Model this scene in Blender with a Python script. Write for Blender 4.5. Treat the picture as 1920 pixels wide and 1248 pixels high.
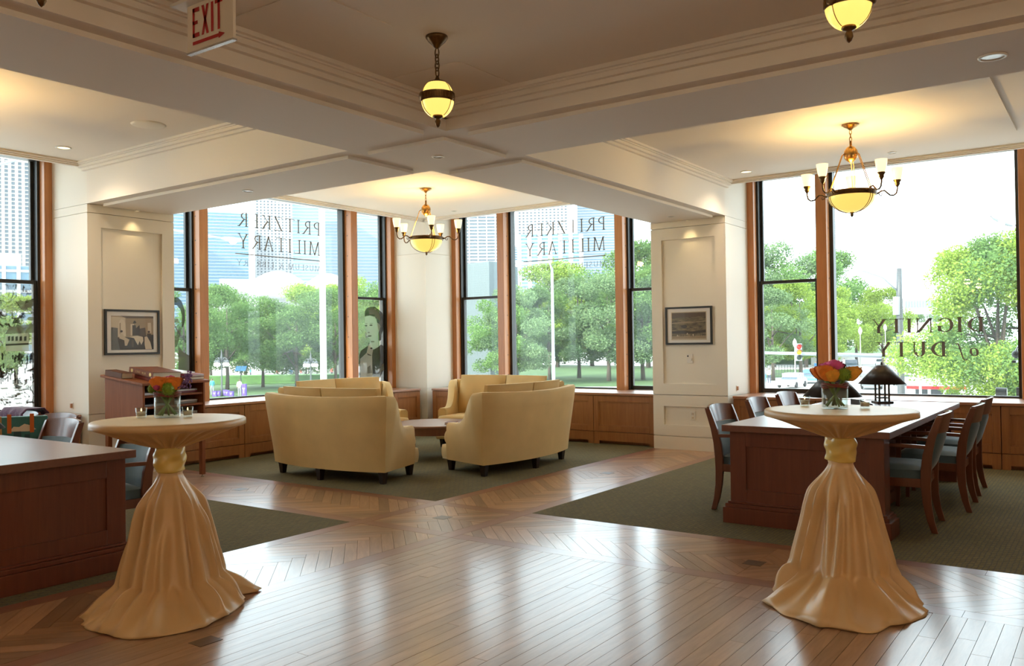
import bpy, bmesh, math, random
import numpy as np
from mathutils import Vector, Matrix
random.seed(7); RNG = np.random.default_rng(7)
for o in list(bpy.data.objects): bpy.data.objects.remove(o, do_unlink=True)
S = bpy.context.scene; COL = S.collection
PI = math.pi; R2 = math.sqrt(2)

# ------------------------------------------------------------------ camera
CAM = Vector((-5.5603, -4.7023, 1.47)); FPX = 1601.58
YAW, PITCH, ROLL = 0.61822, 0.011603, -0.013864
_F = Vector((math.cos(YAW)*math.cos(PITCH), math.sin(YAW)*math.cos(PITCH), math.sin(PITCH)))
_R = Vector((math.sin(YAW), -math.cos(YAW), 0)); _U = _R.cross(_F)
_Rr = _R*math.cos(ROLL)+_U*math.sin(ROLL); _Ur = -_R*math.sin(ROLL)+_U*math.cos(ROLL)
cd = bpy.data.cameras.new('camera'); cam = bpy.data.objects.new('camera', cd); COL.objects.link(cam)
cam.matrix_world = Matrix(((_Rr.x, _Ur.x, -_F.x, CAM.x), (_Rr.y, _Ur.y, -_F.y, CAM.y), (_Rr.z, _Ur.z, -_F.z, CAM.z), (0, 0, 0, 1)))
cd.sensor_width = 36; cd.lens = FPX/1920*36; cd.clip_start = 0.05; cd.clip_end = 4000
S.camera = cam
def ray(px, py): return _F+_Rr*((px-960)/FPX)-_Ur*((py-624)/FPX)
def on(px, py, ax, val):
    d = ray(px, py); i = 'xyz'.index(ax); return CAM+d*((val-CAM[i])/d[i])
def at(px, py, depth): return CAM+ray(px, py)*depth
def seen(p):
    d = Vector(p)-CAM; z = d.dot(_F)
    if z < .1: return None
    return (960+FPX*d.dot(_Rr)/z, 624-FPX*d.dot(_Ur)/z, z)

# ------------------------------------------------------------------ sky, sun, exposure
W = bpy.data.worlds.new('sky'); S.world = W; W.use_nodes = True
bg = W.node_tree.nodes['Background']; bg.inputs[0].default_value = (0.80, 0.91, 1.0, 1); bg.inputs[1].default_value = 4.2
sun = bpy.data.lights.new('sun_offscreen', 'SUN'); so = bpy.data.objects.new('sun_offscreen', sun); COL.objects.link(so)
sun.energy = 6.8; sun.angle = .01; sun.color = (1, .93, .80)
so.rotation_euler = Vector((0.86, -0.10, -0.50)).to_track_quat('-Z', 'Y').to_euler()
S.view_settings.view_transform = 'Standard'; S.view_settings.look = 'None'; S.view_settings.gamma = 1
S.view_settings.exposure = 0.45; S.view_settings.use_curve_mapping = False
WARM = (1.0, .79, .56)
K_DOWN, K_GLOBE, K_BOWL, K_SHADE = 54.0, 62.0, 30.0, 1.0

# ------------------------------------------------------------------ helpers
class MB:
    def __init__(s): s.v = []; s.f = []
    def add(s, vs, fs):
        n = len(s.v); s.v += [tuple(p) for p in vs]; s.f += [tuple(i+n for i in f) for f in fs]; return s
    def box(s, a, b):
        x0, y0, z0 = [min(p, q) for p, q in zip(a, b)]; x1, y1, z1 = [max(p, q) for p, q in zip(a, b)]
        return s.add([(x0,y0,z0),(x1,y0,z0),(x1,y1,z0),(x0,y1,z0),(x0,y0,z1),(x1,y0,z1),(x1,y1,z1),(x0,y1,z1)],
                     [(3,2,1,0),(4,5,6,7),(0,1,5,4),(1,2,6,5),(2,3,7,6),(3,0,4,7)])
    def hexa(s, p): return s.add(p, [(3,2,1,0),(4,5,6,7),(0,1,5,4),(1,2,6,5),(2,3,7,6),(3,0,4,7)])
    def poly(s, pts): return s.add(pts, [tuple(range(len(pts)))])
    def prism(s, pts, fn0, fn1):
        n = len(pts); a = [fn0(*p) for p in pts]; b = [fn1(*p) for p in pts]
        return s.add(a+b, [tuple(range(n))[::-1], tuple(range(n, 2*n))]+[(i, (i+1) % n, n+(i+1) % n, n+i) for i in range(n)])
    def grid(s, rows, cu=False, cv=False):
        m = len(rows); n = len(rows[0]); fs = []
        for i in range(m if cv else m-1):
            for j in range(n if cu else n-1):
                a = i; b = (i+1) % m; c = (j+1) % n; fs.append((a*n+j, a*n+c, b*n+c, b*n+j))
        return s.add([p for r in rows for p in r], fs)
    def lathe(s, prof, n=24, c=(0, 0, 0), a0=0, a1=2*PI):
        full = abs(a1-a0-2*PI) < 1e-6; k = n if full else n+1
        rows = [[(c[0]+r*math.cos(a0+(a1-a0)*i/n), c[1]+r*math.sin(a0+(a1-a0)*i/n), c[2]+z) for i in range(k)] for r, z in prof]
        return s.grid(rows, cu=full)
    def ball(s, c, r, n=10, m=6, sz=1):
        return s.lathe([(max(r*math.sin(PI*i/m), 1e-4), -r*sz*math.cos(PI*i/m)) for i in range(m+1)], n, c)
    def tube(s, pts, r, n=8, cap=True, closed=False):
        P = [Vector(p) for p in pts]; m = len(P); rows = []; prev = None
        for i in range(m):
            if closed: t = P[(i+1) % m]-P[i-1]
            else: t = P[min(i+1, m-1)]-P[max(i-1, 0)]
            t.normalize()
            if prev is None:
                u = t.cross(Vector((0, 0, 1)) if abs(t.z) < .9 else Vector((1, 0, 0)))
            else: u = prev-t*prev.dot(t)
            u.normalize(); prev = u; w = t.cross(u); q = r[i] if isinstance(r, (list, tuple)) else r
            rows.append([P[i]+u*(q*math.cos(2*PI*j/n))+w*(q*math.sin(2*PI*j/n)) for j in range(n)])
        k = len(s.v); s.grid(rows, cu=True, cv=closed)
        if cap and not closed: s.f.append(tuple(k+j for j in range(n))[::-1]); s.f.append(tuple(k+(m-1)*n+j for j in range(n)))
        return s
    def mesh(s, name, smooth=False):
        me = bpy.data.meshes.new(name); me.from_pydata(s.v, [], s.f)
        if smooth: me.polygons.foreach_set('use_smooth', [True]*len(me.polygons))
        me.update(); return me
    def build(s, name, mat, parent=None, smooth=False, bevel=0, fix=False, sub=0, angle=None):
        me = s.mesh(name, smooth)
        if fix:
            b = bmesh.new(); b.from_mesh(me); bmesh.ops.recalc_face_normals(b, faces=b.faces); b.to_mesh(me); b.free()
        me.materials.append(mat); o = bpy.data.objects.new(name, me); COL.objects.link(o)
        if parent: o.parent = parent
        if sub:
            md = o.modifiers.new('sub', 'SUBSURF'); md.levels = md.render_levels = sub
        if bevel:
            md = o.modifiers.new('bev', 'BEVEL'); md.width = bevel; md.segments = 2; md.limit_method = 'ANGLE'
        if angle is not None:
            me.polygons.foreach_set('use_smooth', [True]*len(me.polygons))
            me.set_sharp_from_angle(angle=angle)
        return o
def tag(o, label, cat, group=None):
    o['label'] = label; o['category'] = cat
    if group: o['group'] = group
    return o
def struct(o): o['kind'] = 'structure'; return o
def thing(name, label, cat, loc=(0, 0, 0), rz=0, group=None):
    o = bpy.data.objects.new(name, None); COL.objects.link(o); o.empty_display_size = .1
    o.location = loc; o.rotation_euler = (0, 0, rz); return tag(o, label, cat, group)
def copy_tree(o, parent=None):
    c = o.copy(); COL.objects.link(c); c.parent = parent
    for ch in list(o.children): copy_tree(ch, c)
    return c
def dup(o, loc, rz, label=None):
    c = copy_tree(o); c.location = loc; c.rotation_euler = (0, 0, rz)
    if label: c['label'] = label
    return c
def lerp(a, b, t): return a+(b-a)*t
def sm(t): t = max(0, min(1, t)); return t*t*(3-2*t)

# ------------------------------------------------------------------ materials
def newmat(name):
    m = bpy.data.materials.new(name); m.use_nodes = True; return m, m.node_tree.nodes, m.node_tree.links, m.node_tree.nodes['Principled BSDF']
def mat(name, col, rough=.5, metal=0, spec=.5, coat=0, coatr=.1, sheen=0, noise=0, nscale=8, bump=0, bscale=60, emit=None, estr=1, rnd=0, sheenc=None):
    m, N, L, b = newmat(name)
    b.inputs['Base Color'].default_value = (*col, 1); b.inputs['Roughness'].default_value = rough; b.inputs['Metallic'].default_value = metal
    b.inputs['Specular IOR Level'].default_value = spec; b.inputs['Coat Weight'].default_value = coat; b.inputs['Coat Roughness'].default_value = coatr
    b.inputs['Sheen Weight'].default_value = sheen; b.inputs['Sheen Roughness'].default_value = .35
    if sheenc: b.inputs['Sheen Tint'].default_value = (*sheenc, 1)
    if emit: b.inputs['Emission Color'].default_value = (*emit, 1); b.inputs['Emission Strength'].default_value = estr
    if noise or bump or rnd: tc = N.new('ShaderNodeTexCoord')
    if noise or rnd:
        n = N.new('ShaderNodeTexNoise'); n.inputs['Scale'].default_value = nscale; n.inputs['Detail'].default_value = 4; L.new(tc.outputs['Object'], n.inputs['Vector'])
        mr = N.new('ShaderNodeMapRange'); mr.inputs[1].default_value = .25; mr.inputs[2].default_value = .75; mr.inputs[3].default_value = 1-noise; mr.inputs[4].default_value = 1+noise
        L.new(n.outputs['Fac'], mr.inputs[0]); v = mr.outputs[0]
        if rnd:
            oi = N.new('ShaderNodeObjectInfo'); m2 = N.new('ShaderNodeMapRange'); m2.inputs[3].default_value = 1-rnd; m2.inputs[4].default_value = 1+rnd
            L.new(oi.outputs['Random'], m2.inputs[0]); mu = N.new('ShaderNodeMath'); mu.operation = 'MULTIPLY'; L.new(v, mu.inputs[0]); L.new(m2.outputs[0], mu.inputs[1]); v = mu.outputs[0]
        vm = N.new('ShaderNodeVectorMath'); vm.operation = 'SCALE'; vm.inputs[0].default_value = col; L.new(v, vm.inputs['Scale']); L.new(vm.outputs[0], b.inputs['Base Color'])
    if bump:
        n2 = N.new('ShaderNodeTexNoise'); n2.inputs['Scale'].default_value = bscale; n2.inputs['Detail'].default_value = 3; L.new(tc.outputs['Object'], n2.inputs['Vector'])
        bp = N.new('ShaderNodeBump'); bp.inputs['Strength'].default_value = bump; bp.inputs['Distance'].default_value = .01; L.new(n2.outputs['Fac'], bp.inputs['Height']); L.new(bp.outputs[0], b.inputs['Normal'])
    return m
def wood(name, c1, c2, rough=.35, coat=.3, coatr=.15, axis=2, rnd=.0, stretch=14, scale=2.0, spec=.5):
    m, N, L, b = newmat(name); tc = N.new('ShaderNodeTexCoord'); oi = N.new('ShaderNodeObjectInfo')
    ad = N.new('ShaderNodeVectorMath'); ad.operation = 'ADD'; sc = N.new('ShaderNodeMath'); sc.operation = 'MULTIPLY'; sc.inputs[1].default_value = 57.
    L.new(oi.outputs['Random'], sc.inputs[0]); L.new(tc.outputs['Object'], ad.inputs[0]); L.new(sc.outputs[0], ad.inputs[1])
    mp = N.new('ShaderNodeMapping'); s3 = [scale*stretch]*3; s3[axis] = scale; mp.inputs['Scale'].default_value = s3; L.new(ad.outputs[0], mp.inputs['Vector'])
    n = N.new('ShaderNodeTexNoise'); n.inputs['Scale'].default_value = 1; n.inputs['Detail'].default_value = 6; n.inputs['Roughness'].default_value = .65; n.inputs['Distortion'].default_value = .6; L.new(mp.outputs[0], n.inputs['Vector'])
    cr = N.new('ShaderNodeValToRGB'); cr.color_ramp.elements[0].position = .3; cr.color_ramp.elements[1].position = .7
    cr.color_ramp.elements[0].color = (*c1, 1); cr.color_ramp.elements[1].color = (*c2, 1); L.new(n.outputs['Fac'], cr.inputs[0])
    hv = N.new('ShaderNodeHueSaturation'); mr = N.new('ShaderNodeMapRange'); mr.inputs[3].default_value = 1-rnd; mr.inputs[4].default_value = 1+rnd
    L.new(oi.outputs['Random'], mr.inputs[0]); L.new(mr.outputs[0], hv.inputs['Value']); L.new(cr.outputs[0], hv.inputs['Color']); L.new(hv.outputs[0], b.inputs['Base Color'])
    b.inputs['Roughness'].default_value = rough; b.inputs['Coat Weight'].default_value = coat; b.inputs['Coat Roughness'].default_value = coatr; b.inputs['Specular IOR Level'].default_value = spec
    bp = N.new('ShaderNodeBump'); bp.inputs['Strength'].default_value = .06; bp.inputs['Distance'].default_value = .003; L.new(n.outputs['Fac'], bp.inputs['Height']); L.new(bp.outputs[0], b.inputs['Normal'])
    return m
def thin_glass(name, tint=(.95, .98, .97), gl=1.0, haze=0):
    m, N, L, b = newmat(name); N.remove(b); out = N['Material Output']
    t = N.new('ShaderNodeBsdfTransparent'); t.inputs[0].default_value = (*tint, 1); g = N.new('ShaderNodeBsdfGlossy'); g.inputs['Roughness'].default_value = .01
    lw = N.new('ShaderNodeLayerWeight'); lw.inputs[0].default_value = .5; pw2 = N.new('ShaderNodeMath'); pw2.operation = 'POWER'; pw2.inputs[1].default_value = 5; L.new(lw.outputs['Facing'], pw2.inputs[0]); mu = N.new('ShaderNodeMath'); mu.operation = 'MULTIPLY_ADD'; mu.inputs[1].default_value = .8; mu.inputs[2].default_value = .025*gl; L.new(pw2.outputs[0], mu.inputs[0])
    mx = N.new('ShaderNodeMixShader'); L.new(mu.outputs[0], mx.inputs[0]); L.new(t.outputs[0], mx.inputs[1]); L.new(g.outputs[0], mx.inputs[2])
    if haze:
        d = N.new('ShaderNodeBsdfTranslucent'); d.inputs[0].default_value = (.85, .95, .95, 1); m2 = N.new('ShaderNodeMixShader'); m2.inputs[0].default_value = haze; L.new(mx.outputs[0], m2.inputs[1]); L.new(d.outputs[0], m2.inputs[2]); mx = m2
    L.new(mx.outputs[0], out.inputs[0]); return m
def film(name, col, op, tint=(1, 1, 1)):
    m, N, L, b = newmat(name); N.remove(b); out = N['Material Output']
    t = N.new('ShaderNodeBsdfTransparent'); t.inputs[0].default_value = (*tint, 1); d = N.new('ShaderNodeBsdfDiffuse'); d.inputs[0].default_value = (*col, 1)
    mx = N.new('ShaderNodeMixShader'); mx.inputs[0].default_value = op; L.new(t.outputs[0], mx.inputs[1]); L.new(d.outputs[0], mx.inputs[2]); L.new(mx.outputs[0], out.inputs[0]); return m
def glow(name, col, s, rim=None):
    m, N, L, b = newmat(name); b.inputs['Base Color'].default_value = (*[c*(.12 if rim else .5) for c in col], 1); b.inputs['Roughness'].default_value = .25
    b.inputs['Emission Color'].default_value = (*col, 1); b.inputs['Emission Strength'].default_value = s
    if rim:
        t = N.new('ShaderNodeBsdfTransparent'); t.inputs[0].default_value = (1, .90, .74, 1); mx = N.new('ShaderNodeMixShader'); mx.inputs[0].default_value = rim; L.new(b.outputs[0], mx.inputs[1]); L.new(t.outputs[0], mx.inputs[2]); L.new(mx.outputs[0], N['Material Output'].inputs[0])
    return m
M = {}
M['wall'] = mat('cream_paint', (.80, .745, .645), .55, bump=.03, bscale=180)
M['ceil'] = mat('ceiling_paint', (.80, .73, .64), .7, bump=.03, bscale=150)
M['groove'] = M['wall']
M['trimwood'] = wood('window_trim_wood', (.40, .150, .042), (.52, .21, .065), .4, .2)
M['cab'] = wood('bench_wood', (.27, .100, .030), (.36, .145, .046), .4, .25)
M['cabx'] = wood('bench_top_wood', (.30, .115, .045), (.38, .155, .06), .36, 1.0, .38, axis=1)
M['cherry'] = wood('cherry_wood', (.115, .026, .012), (.165, .042, .018), .33, .35)
M['cherrytop'] = wood('cherry_top_wood', (.14, .04, .02), (.19, .06, .03), .30, 1.0, .33, axis=0)
M['chairwood'] = wood('chair_wood', (.125, .034, .015), (.175, .052, .022), .32, .35)
M['stand'] = wood('stand_wood', (.20, .058, .018), (.27, .088, .030), .55, 0, spec=.25)
M['plank'] = wood('floor_plank_wood', (.27, .150, .085), (.40, .235, .135), .32, .55, .17, axis=0, rnd=.14, stretch=9, scale=3, spec=.5)
M['hb'] = wood('herringbone_wood', (.28, .145, .072), (.42, .23, .115), .30, .55, .15, axis=0, rnd=.30, stretch=9, scale=3)
M['border'] = wood('floor_border_wood', (.22, .085, .048), (.29, .12, .066), .30, .55, .15, axis=0, rnd=.08, stretch=9, scale=3)
M['darkwood'] = wood('dark_inlay_wood', (.06, .03, .017), (.10, .05, .03), .35, .3, axis=0)
M['subfloor'] = mat('subfloor', (.20, .11, .06), .8)
M['black'] = mat('black_metal', (.018, .018, .017), .4)
M['brass'] = mat('antique_brass', (.32, .19, .065), .32, .95, noise=.25, nscale=40)
M['darkbrass'] = mat('dark_bronze', (.15, .085, .035), .36, .9, noise=.3, nscale=40)
M['globe'] = glow('opal_globe', (1.0, .70, .16), .90); M['globe_clear'] = glow('opal_globe_clear', (1.0, .72, .17), 1.25, .33)
M['bowl'] = glow('amber_bowl', (1.0, .66, .15), .80)
M['shade'] = glow('frosted_shade', (1.0, .80, .45), 1.05)
M['bulb'] = glow('bulb', (1.0, .93, .75), 3.5)
M['white'] = mat('white_plastic', (.75, .72, .66), .4)
M['dl'] = mat('downlight_lens', (.70, .75, .80), .15)
M['dlwarm'] = mat('downlight_lens_lit', (.7, .7, .6), .2, emit=(1, .80, .45), estr=1.6)
M['sofa'] = mat('gold_velvet', (.60, .40, .155), .75, sheen=.55, noise=.10, nscale=3, bump=.06, bscale=300, sheenc=(1, .85, .55))
M['cushion'] = mat('gold_velvet_cushion', (.57, .37, .135), .75, sheen=.55, noise=.10, nscale=3, bump=.06, bscale=300, sheenc=(1, .85, .55))
M['footdark'] = mat('dark_foot', (.02, .010, .008), .35)
M['seat'] = mat('teal_grey_fabric', (.078, .128, .160), .7, sheen=.35, noise=.08, nscale=20, bump=.05, bscale=400)
M['satin'] = mat('gold_satin', (.66, .43, .205), .36, spec=.6, sheen=.45, noise=.05, nscale=5, bump=.03, bscale=350, sheenc=(1, .8, .5))
M['sash'] = mat('yellow_satin', (.74, .52, .13), .26, spec=.7, sheen=.2)
M['pane'] = thin_glass('window_glass', (.95, .985, .97), .5, .012)  # slight white haze mixed into the glass paints a veil of glare
M['vaseglass'] = thin_glass('vase_glass', (.93, .96, .95), 2.2)
M['water'] = film('vase_water', (.75, .82, .78), .10, (.96, .98, .97))
M['vinyl'] = mat('grey_vinyl', (.17, .145, .12), .6)
M['vinyldim'] = film('grey_vinyl_small', (.16, .13, .12), .72)
M['red'] = mat('sign_red', (.42, .006, .006), .4)
M['signface'] = mat('sign_face', (.74, .66, .55), .35)
M['chrome'] = mat('brushed_metal', (.62, .62, .62), .25, 1)
M['stone'] = mat('pink_granite', (.46, .37, .31), .6, noise=.25, nscale=30)

# ------------------------------------------------------------------ floor
ZF = 0.0; BW = .535; STRIP = .544; INN = .412
YL, XR = 5.46, 5.95                  # plane where the window reveals start
YG, XG = 5.66, 6.12                  # glass planes
D1, D2 = 4.675, 5.13                 # pier fronts
XMIN, YMIN = -11.0, -10.4
floor = struct(MB().box((XMIN, YMIN, -.25), (XR+.1, YL+.1, -.02)).build('floor', M['subfloor']))
def clip(poly, x0, x1, y0, y1):
    for ax, lim, sg in ((0, x0, 1), (0, x1, -1), (1, y0, 1), (1, y1, -1)):
        out = []
        for i in range(len(poly)):
            a = poly[i]; b = poly[(i+1) % len(poly)]; da = (a[ax]-lim)*sg; db = (b[ax]-lim)*sg
            if da >= 0: out.append(a)
            if (da >= 0) != (db >= 0):
                t = da/(da-db); out.append((a[0]+(b[0]-a[0])*t, a[1]+(b[1]-a[1])*t))
        poly = out
        if not poly: return []
    return poly
def shrink(poly, g):                  # inset a convex counter-clockwise polygon by g on every edge
    P = [p for k, p in enumerate(poly) if math.hypot(p[0]-poly[k-1][0], p[1]-poly[k-1][1]) > 1e-4]; n = len(P); out = []
    for k in range(n):
        a, b, c = P[k-1], P[k], P[(k+1) % n]; u = (b[0]-a[0], b[1]-a[1]); v = (c[0]-b[0], c[1]-b[1]); lu, lv = math.hypot(*u), math.hypot(*v)
        n1 = (-u[1]/lu, u[0]/lu); n2 = (-v[1]/lv, v[0]/lv); d = 1+n1[0]*n2[0]+n1[1]*n2[1]
        if d < .2: d = .2
        out.append((b[0]+(n1[0]+n2[0])*g/d, b[1]+(n1[1]+n2[1])*g/d))
    return out if parea(out) > 0 else P
def parea(p): return .5*sum(p[i][0]*p[(i+1) % len(p)][1]-p[(i+1) % len(p)][0]*p[i][1] for i in range(len(p)))
boards = []                           # (polygon, angle, material, name)
# field planks, near quadrant
pw = .083; y = -STRIP; r = random.Random(3)
while y > YMIN:
    x = -STRIP-r.random()*1.0; xs = [-STRIP]
    while x > XMIN: xs.append(x); x -= r.uniform(1.1, 3.2)
    xs.append(XMIN)
    for a, b in zip(xs, xs[1:]):
        if a-b > .02: boards.append(([(b, y-pw), (a, y-pw), (a, y), (b, y)], 0, 'plank'))
    y -= pw
w = .088; Lb = .9
def hring(mapf, s0, s1, flip, ang):
    for k in range(-12, 60):
        for kind in (0, 1):
            if kind == 0: q = [(k*w, k*w), (k*w+Lb, k*w), (k*w+Lb, k*w+w), (k*w, k*w+w)]
            else: q = [(k*w, k*w+w), (k*w+w, k*w+w), (k*w+w, k*w+w+Lb), (k*w, k*w+w+Lb)]
            st = [((a+b)/R2-.3, (a-b)/R2) for a, b in q]
            st = [(s0+u if not flip else s1-u, v) for u, v in st]
            st = clip(st, s0, s1, -INN, INN)
            if len(st) < 3 or abs(parea(st)) < 4e-4: continue
            P = [mapf(*p) for p in st]
            d = max(((P[i], P[(i+1) % len(P)]) for i in range(len(P))), key=lambda e: math.hypot(e[0][0]-e[1][0], e[0][1]-e[1][1]))
            a45 = PI/4 if (d[1][0]-d[0][0])*(d[1][1]-d[0][1]) > 0 else -PI/4
            boards.append((P, a45, 'herringbone_board'))
arms = ((lambda s, t: (s, t), 2.85, 5.13), (lambda s, t: (-s, t), 2.85, 5.8), (lambda s, t: (t, s), 2.72, 4.675), (lambda s, t: (t, -s), 2.72, 5.4))
for mf, mid, end in arms:
    hring(mf, STRIP, mid, False, 0); hring(mf, mid, end, True, 0)
for mf in (arms[0][0], arms[1][0]): hring(mf, 0, INN, False, 0)
# border boards: run the arms, then around the crossing
def bd(x0, y0, x1, y1): boards.append(([(x0, y0), (x1, y0), (x1, y1), (x0, y1)], 0 if abs(x1-x0) > abs(y1-y0) else PI/2, 'border_board'))
for sgn in (-1, 1):
    a, b = sgn*INN, sgn*STRIP; lo, hi = min(a, b), max(a, b)
    for s0, s1 in ((STRIP, 2.3), (2.3, 4.0), (4.0, 5.13)): bd(s0, lo, s1, hi)
    for s0, s1 in ((-STRIP, -2.4), (-2.4, -4.2), (-4.2, -5.8)): bd(s1, lo, s0, hi)
    for s0, s1 in ((STRIP, 2.5), (2.5, 4.675)): bd(lo, s0, hi, s1)
    for s0, s1 in ((-STRIP, -2.3), (-2.3, -4.0), (-4.0, -5.4)): bd(lo, s1, hi, s0)
    bd(-STRIP, lo, STRIP, hi); bd(lo, -INN, hi, INN)
MATS = {'plank': M['plank'], 'herringbone_board': M['hb'], 'border_board': M['border']}
def score(b):
    cx = sum(p[0] for p in b[0])/len(b[0]); cy = sum(p[1] for p in b[0])/len(b[0]); best = 0
    for p in b[0]+[(cx, cy)]:
        q = seen((p[0], p[1], 0))
        if q and -40 < q[0] < 1960 and q[1] < 1300: best = max(best, abs(parea(b[0]))/q[2]**3)
    return best
for nm in MATS:
    L_ = sorted([b for b in boards if b[2] == nm], key=score, reverse=True); rest = MB()
    for i, (P, ang, _) in enumerate(L_):
        if parea(P) < 0: P = P[::-1]
        P = shrink(P, .0011); z0, z1 = -.02, RNG.uniform(-.0006, 0)
        if i < 300 and score((P, 0, 0)) > 0:
            cx = sum(p[0] for p in P)/len(P); cy = sum(p[1] for p in P)/len(P); c, s_ = math.cos(-ang), math.sin(-ang)
            q = [((p[0]-cx)*c-(p[1]-cy)*s_, (p[0]-cx)*s_+(p[1]-cy)*c) for p in P]
            o = MB().prism(q, lambda a, b: (a, b, z0), lambda a, b: (a, b, z1)).build(nm, MATS[nm], floor)
            o.location = (cx, cy, 0); o.rotation_euler = (0, 0, ang)
        else: rest.prism(P, lambda a, b: (a, b, z0), lambda a, b: (a, b, z1))
    if rest.v:
        o = rest.build(nm+'_rest', MATS[nm], floor); o['kind'] = 'stuff'
for (x, y, h) in ((0, 0, .062), (-.05, -2.715, .062), (-2.85, .0, .062), (2.85, 0, .062), (0, 2.72, .062)):
    MB().box((x-h, y-h, -.02), (x+h, y+h, .0008)).build('inlay', M['darkwood'], floor)
MB().box((-3.03, -1.0, -.02), (-2.90, -.90, .0015)).build('floor_box_lid', M['darkwood'], floor)

# carpets
def carpet_mat():
    m, N, L, b = newmat('olive_carpet'); tc = N.new('ShaderNodeTexCoord')
    wv = N.new('ShaderNodeTexWave'); wv.wave_type = 'BANDS'; wv.bands_direction = 'DIAGONAL'; wv.inputs['Scale'].default_value = 9; wv.inputs['Distortion'].default_value = 5; wv.inputs['Detail'].default_value = 2; wv.inputs['Detail Scale'].default_value = 3
    L.new(tc.outputs['Object'], wv.inputs['Vector'])
    br = N.new('ShaderNodeTexBrick'); br.inputs['Scale'].default_value = 12; br.inputs['Mortar Size'].default_value = .05; br.inputs['Color1'].default_value = (.180, .148, .072, 1); br.inputs['Color2'].default_value = (.150, .126, .066, 1); br.inputs['Mortar'].default_value = (.118, .106, .072, 1)
    br.inputs['Brick Width'].default_value = .9; br.inputs['Row Height'].default_value = .35
    ns = N.new('ShaderNodeTexNoise'); ns.inputs['Scale'].default_value = 16; L.new(tc.outputs['Object'], ns.inputs['Vector'])
    ad = N.new('ShaderNodeMixRGB'); ad.inputs[0].default_value = .02; L.new(tc.outputs['Object'], ad.inputs[1]); L.new(ns.outputs['Color'], ad.inputs[2]); L.new(ad.outputs[0], br.inputs['Vector'])
    mx = N.new('ShaderNodeMixRGB'); mx.blend_type = 'MULTIPLY'; mx.inputs[0].default_value = .30
    cr = N.new('ShaderNodeValToRGB'); cr.color_ramp.elements[0].color = (.55, .55, .62, 1); cr.color_ramp.elements[1].color = (1.15, 1.1, 1, 1); L.new(wv.outputs['Fac'], cr.inputs[0])
    L.new(br.outputs['Color'], mx.inputs[1]); L.new(cr.outputs[0], mx.inputs[2])
    n3 = N.new('ShaderNodeTexNoise'); n3.inputs['Scale'].default_value = 220; L.new(tc.outputs['Object'], n3.inputs['Vector'])
    m3 = N.new('ShaderNodeMixRGB'); m3.blend_type = 'OVERLAY'; m3.inputs[0].default_value = .5; L.new(mx.outputs[0], m3.inputs[1]); L.new(n3.outputs['Fac'], m3.inputs[2])
    L.new(m3.outputs[0], b.inputs['Base Color']); b.inputs['Roughness'].default_value = .95; b.inputs['Specular IOR Level'].default_value = .1
    bp = N.new('ShaderNodeBump'); bp.inputs['Strength'].default_value = .4; bp.inputs['Distance'].default_value = .004; L.new(n3.outputs['Fac'], bp.inputs['Height']); L.new(bp.outputs[0], b.inputs['Normal'])
    return m
M['carpet'] = carpet_mat()
tag(MB().box((STRIP, STRIP, -.02), (XR, YL, 0)).build('carpet', M['carpet']), 'olive patterned carpet under the ring of gold curved sofas', 'carpet', 'olive carpets')
tag(MB().box((STRIP, -STRIP, -.02), (XR, -4.82, 0)).build('carpet', M['carpet']), 'olive patterned carpet under the library table by the street window', 'carpet', 'olive carpets')
tag(MB().box((-STRIP, STRIP, -.02), (-5.24, YL, 0)).build('carpet', M['carpet']), 'olive patterned carpet beneath the library table with the tote bag', 'carpet', 'olive carpets')

# ------------------------------------------------------------------ ceiling, beams, cornices
ZS, ZP, ZC, ZW, ZT = 3.095, 3.065, 3.29, 3.545, 3.80
ceiling = struct(MB().box((XMIN, YMIN, ZT), (XR+.4, YL+.4, ZT+.2)).build('ceiling', M['ceil']))
XE, YE = 5.19, 4.73                   # ceiling edges in front of the windows
cx_ = [(BW, XE), (-5.245, -BW), (XMIN, -6.315)]; cy_ = [(BW, YE), (-4.815, -BW), (YMIN, -5.885)]
def cornice(x0, x1, y0, y1, zc, h, sides):
    m = MB(); st = [(.04, zc-h, zc-h*.68), (.075, zc-h*.68, zc-h*.36), (.095, zc-h*.36, zc-h*.26), (.125, zc-h*.26, zc)]
    for p, z0, z1 in st:
        if 'w' in sides: m.box((x0, y0, z0), (x0+p, y1, z1))
        if 'e' in sides: m.box((x1-p, y0, z0), (x1, y1, z1))
        if 's' in sides: m.box((x0, y0, z0), (x1, y0+p, z1))
        if 'n' in sides: m.box((x0, y1-p, z0), (x1, y1, z1))
    return m
for i, (x0, x1) in enumerate(cx_):
    for j, (y0, y1) in enumerate(cy_):
        win = i == 0 or j == 0; z = ZW if win else ZC
        MB().box((x0, y0, z), (x1, y1, ZT)).build('ceiling_field', M['ceil'], ceiling)
        sides = ('' if i == 0 else 'e')+'w'+('' if j == 0 else 'n')+'s'
        cornice(x0, x1, y0, y1, z, .085 if win else .105, sides).build('cornice', M['ceil'], ceiling)
        if j == 0:
            m = MB(); m.box((x0-.1, YE-.09, z-.018), (x1+.0, YE, z)); m.box((x0-.1, YE-.055, z-.03), (x1, YE, z)); m.box((x0-.1, YE-.02, z-.042), (x1, YE, z)); m.box((x0-.1, YE-.004, z-.042), (x1, YE+.03, ZT))
            m.build('window_cornice', M['ceil'], ceiling)
        if i == 0:
            m = MB(); m.box((XE-.09, y0, z-.018), (XE, y1+.1, z)); m.box((XE-.055, y0, z-.03), (XE, y1, z)); m.box((XE-.02, y0, z-.042), (XE, y1, z)); m.box((XE-.004, y0, z-.042), (XE+.03, y1, ZT))
            m.build('window_cornice', M['ceil'], ceiling)
bx = [0, -5.78]; by = [0, -5.35]
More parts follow.
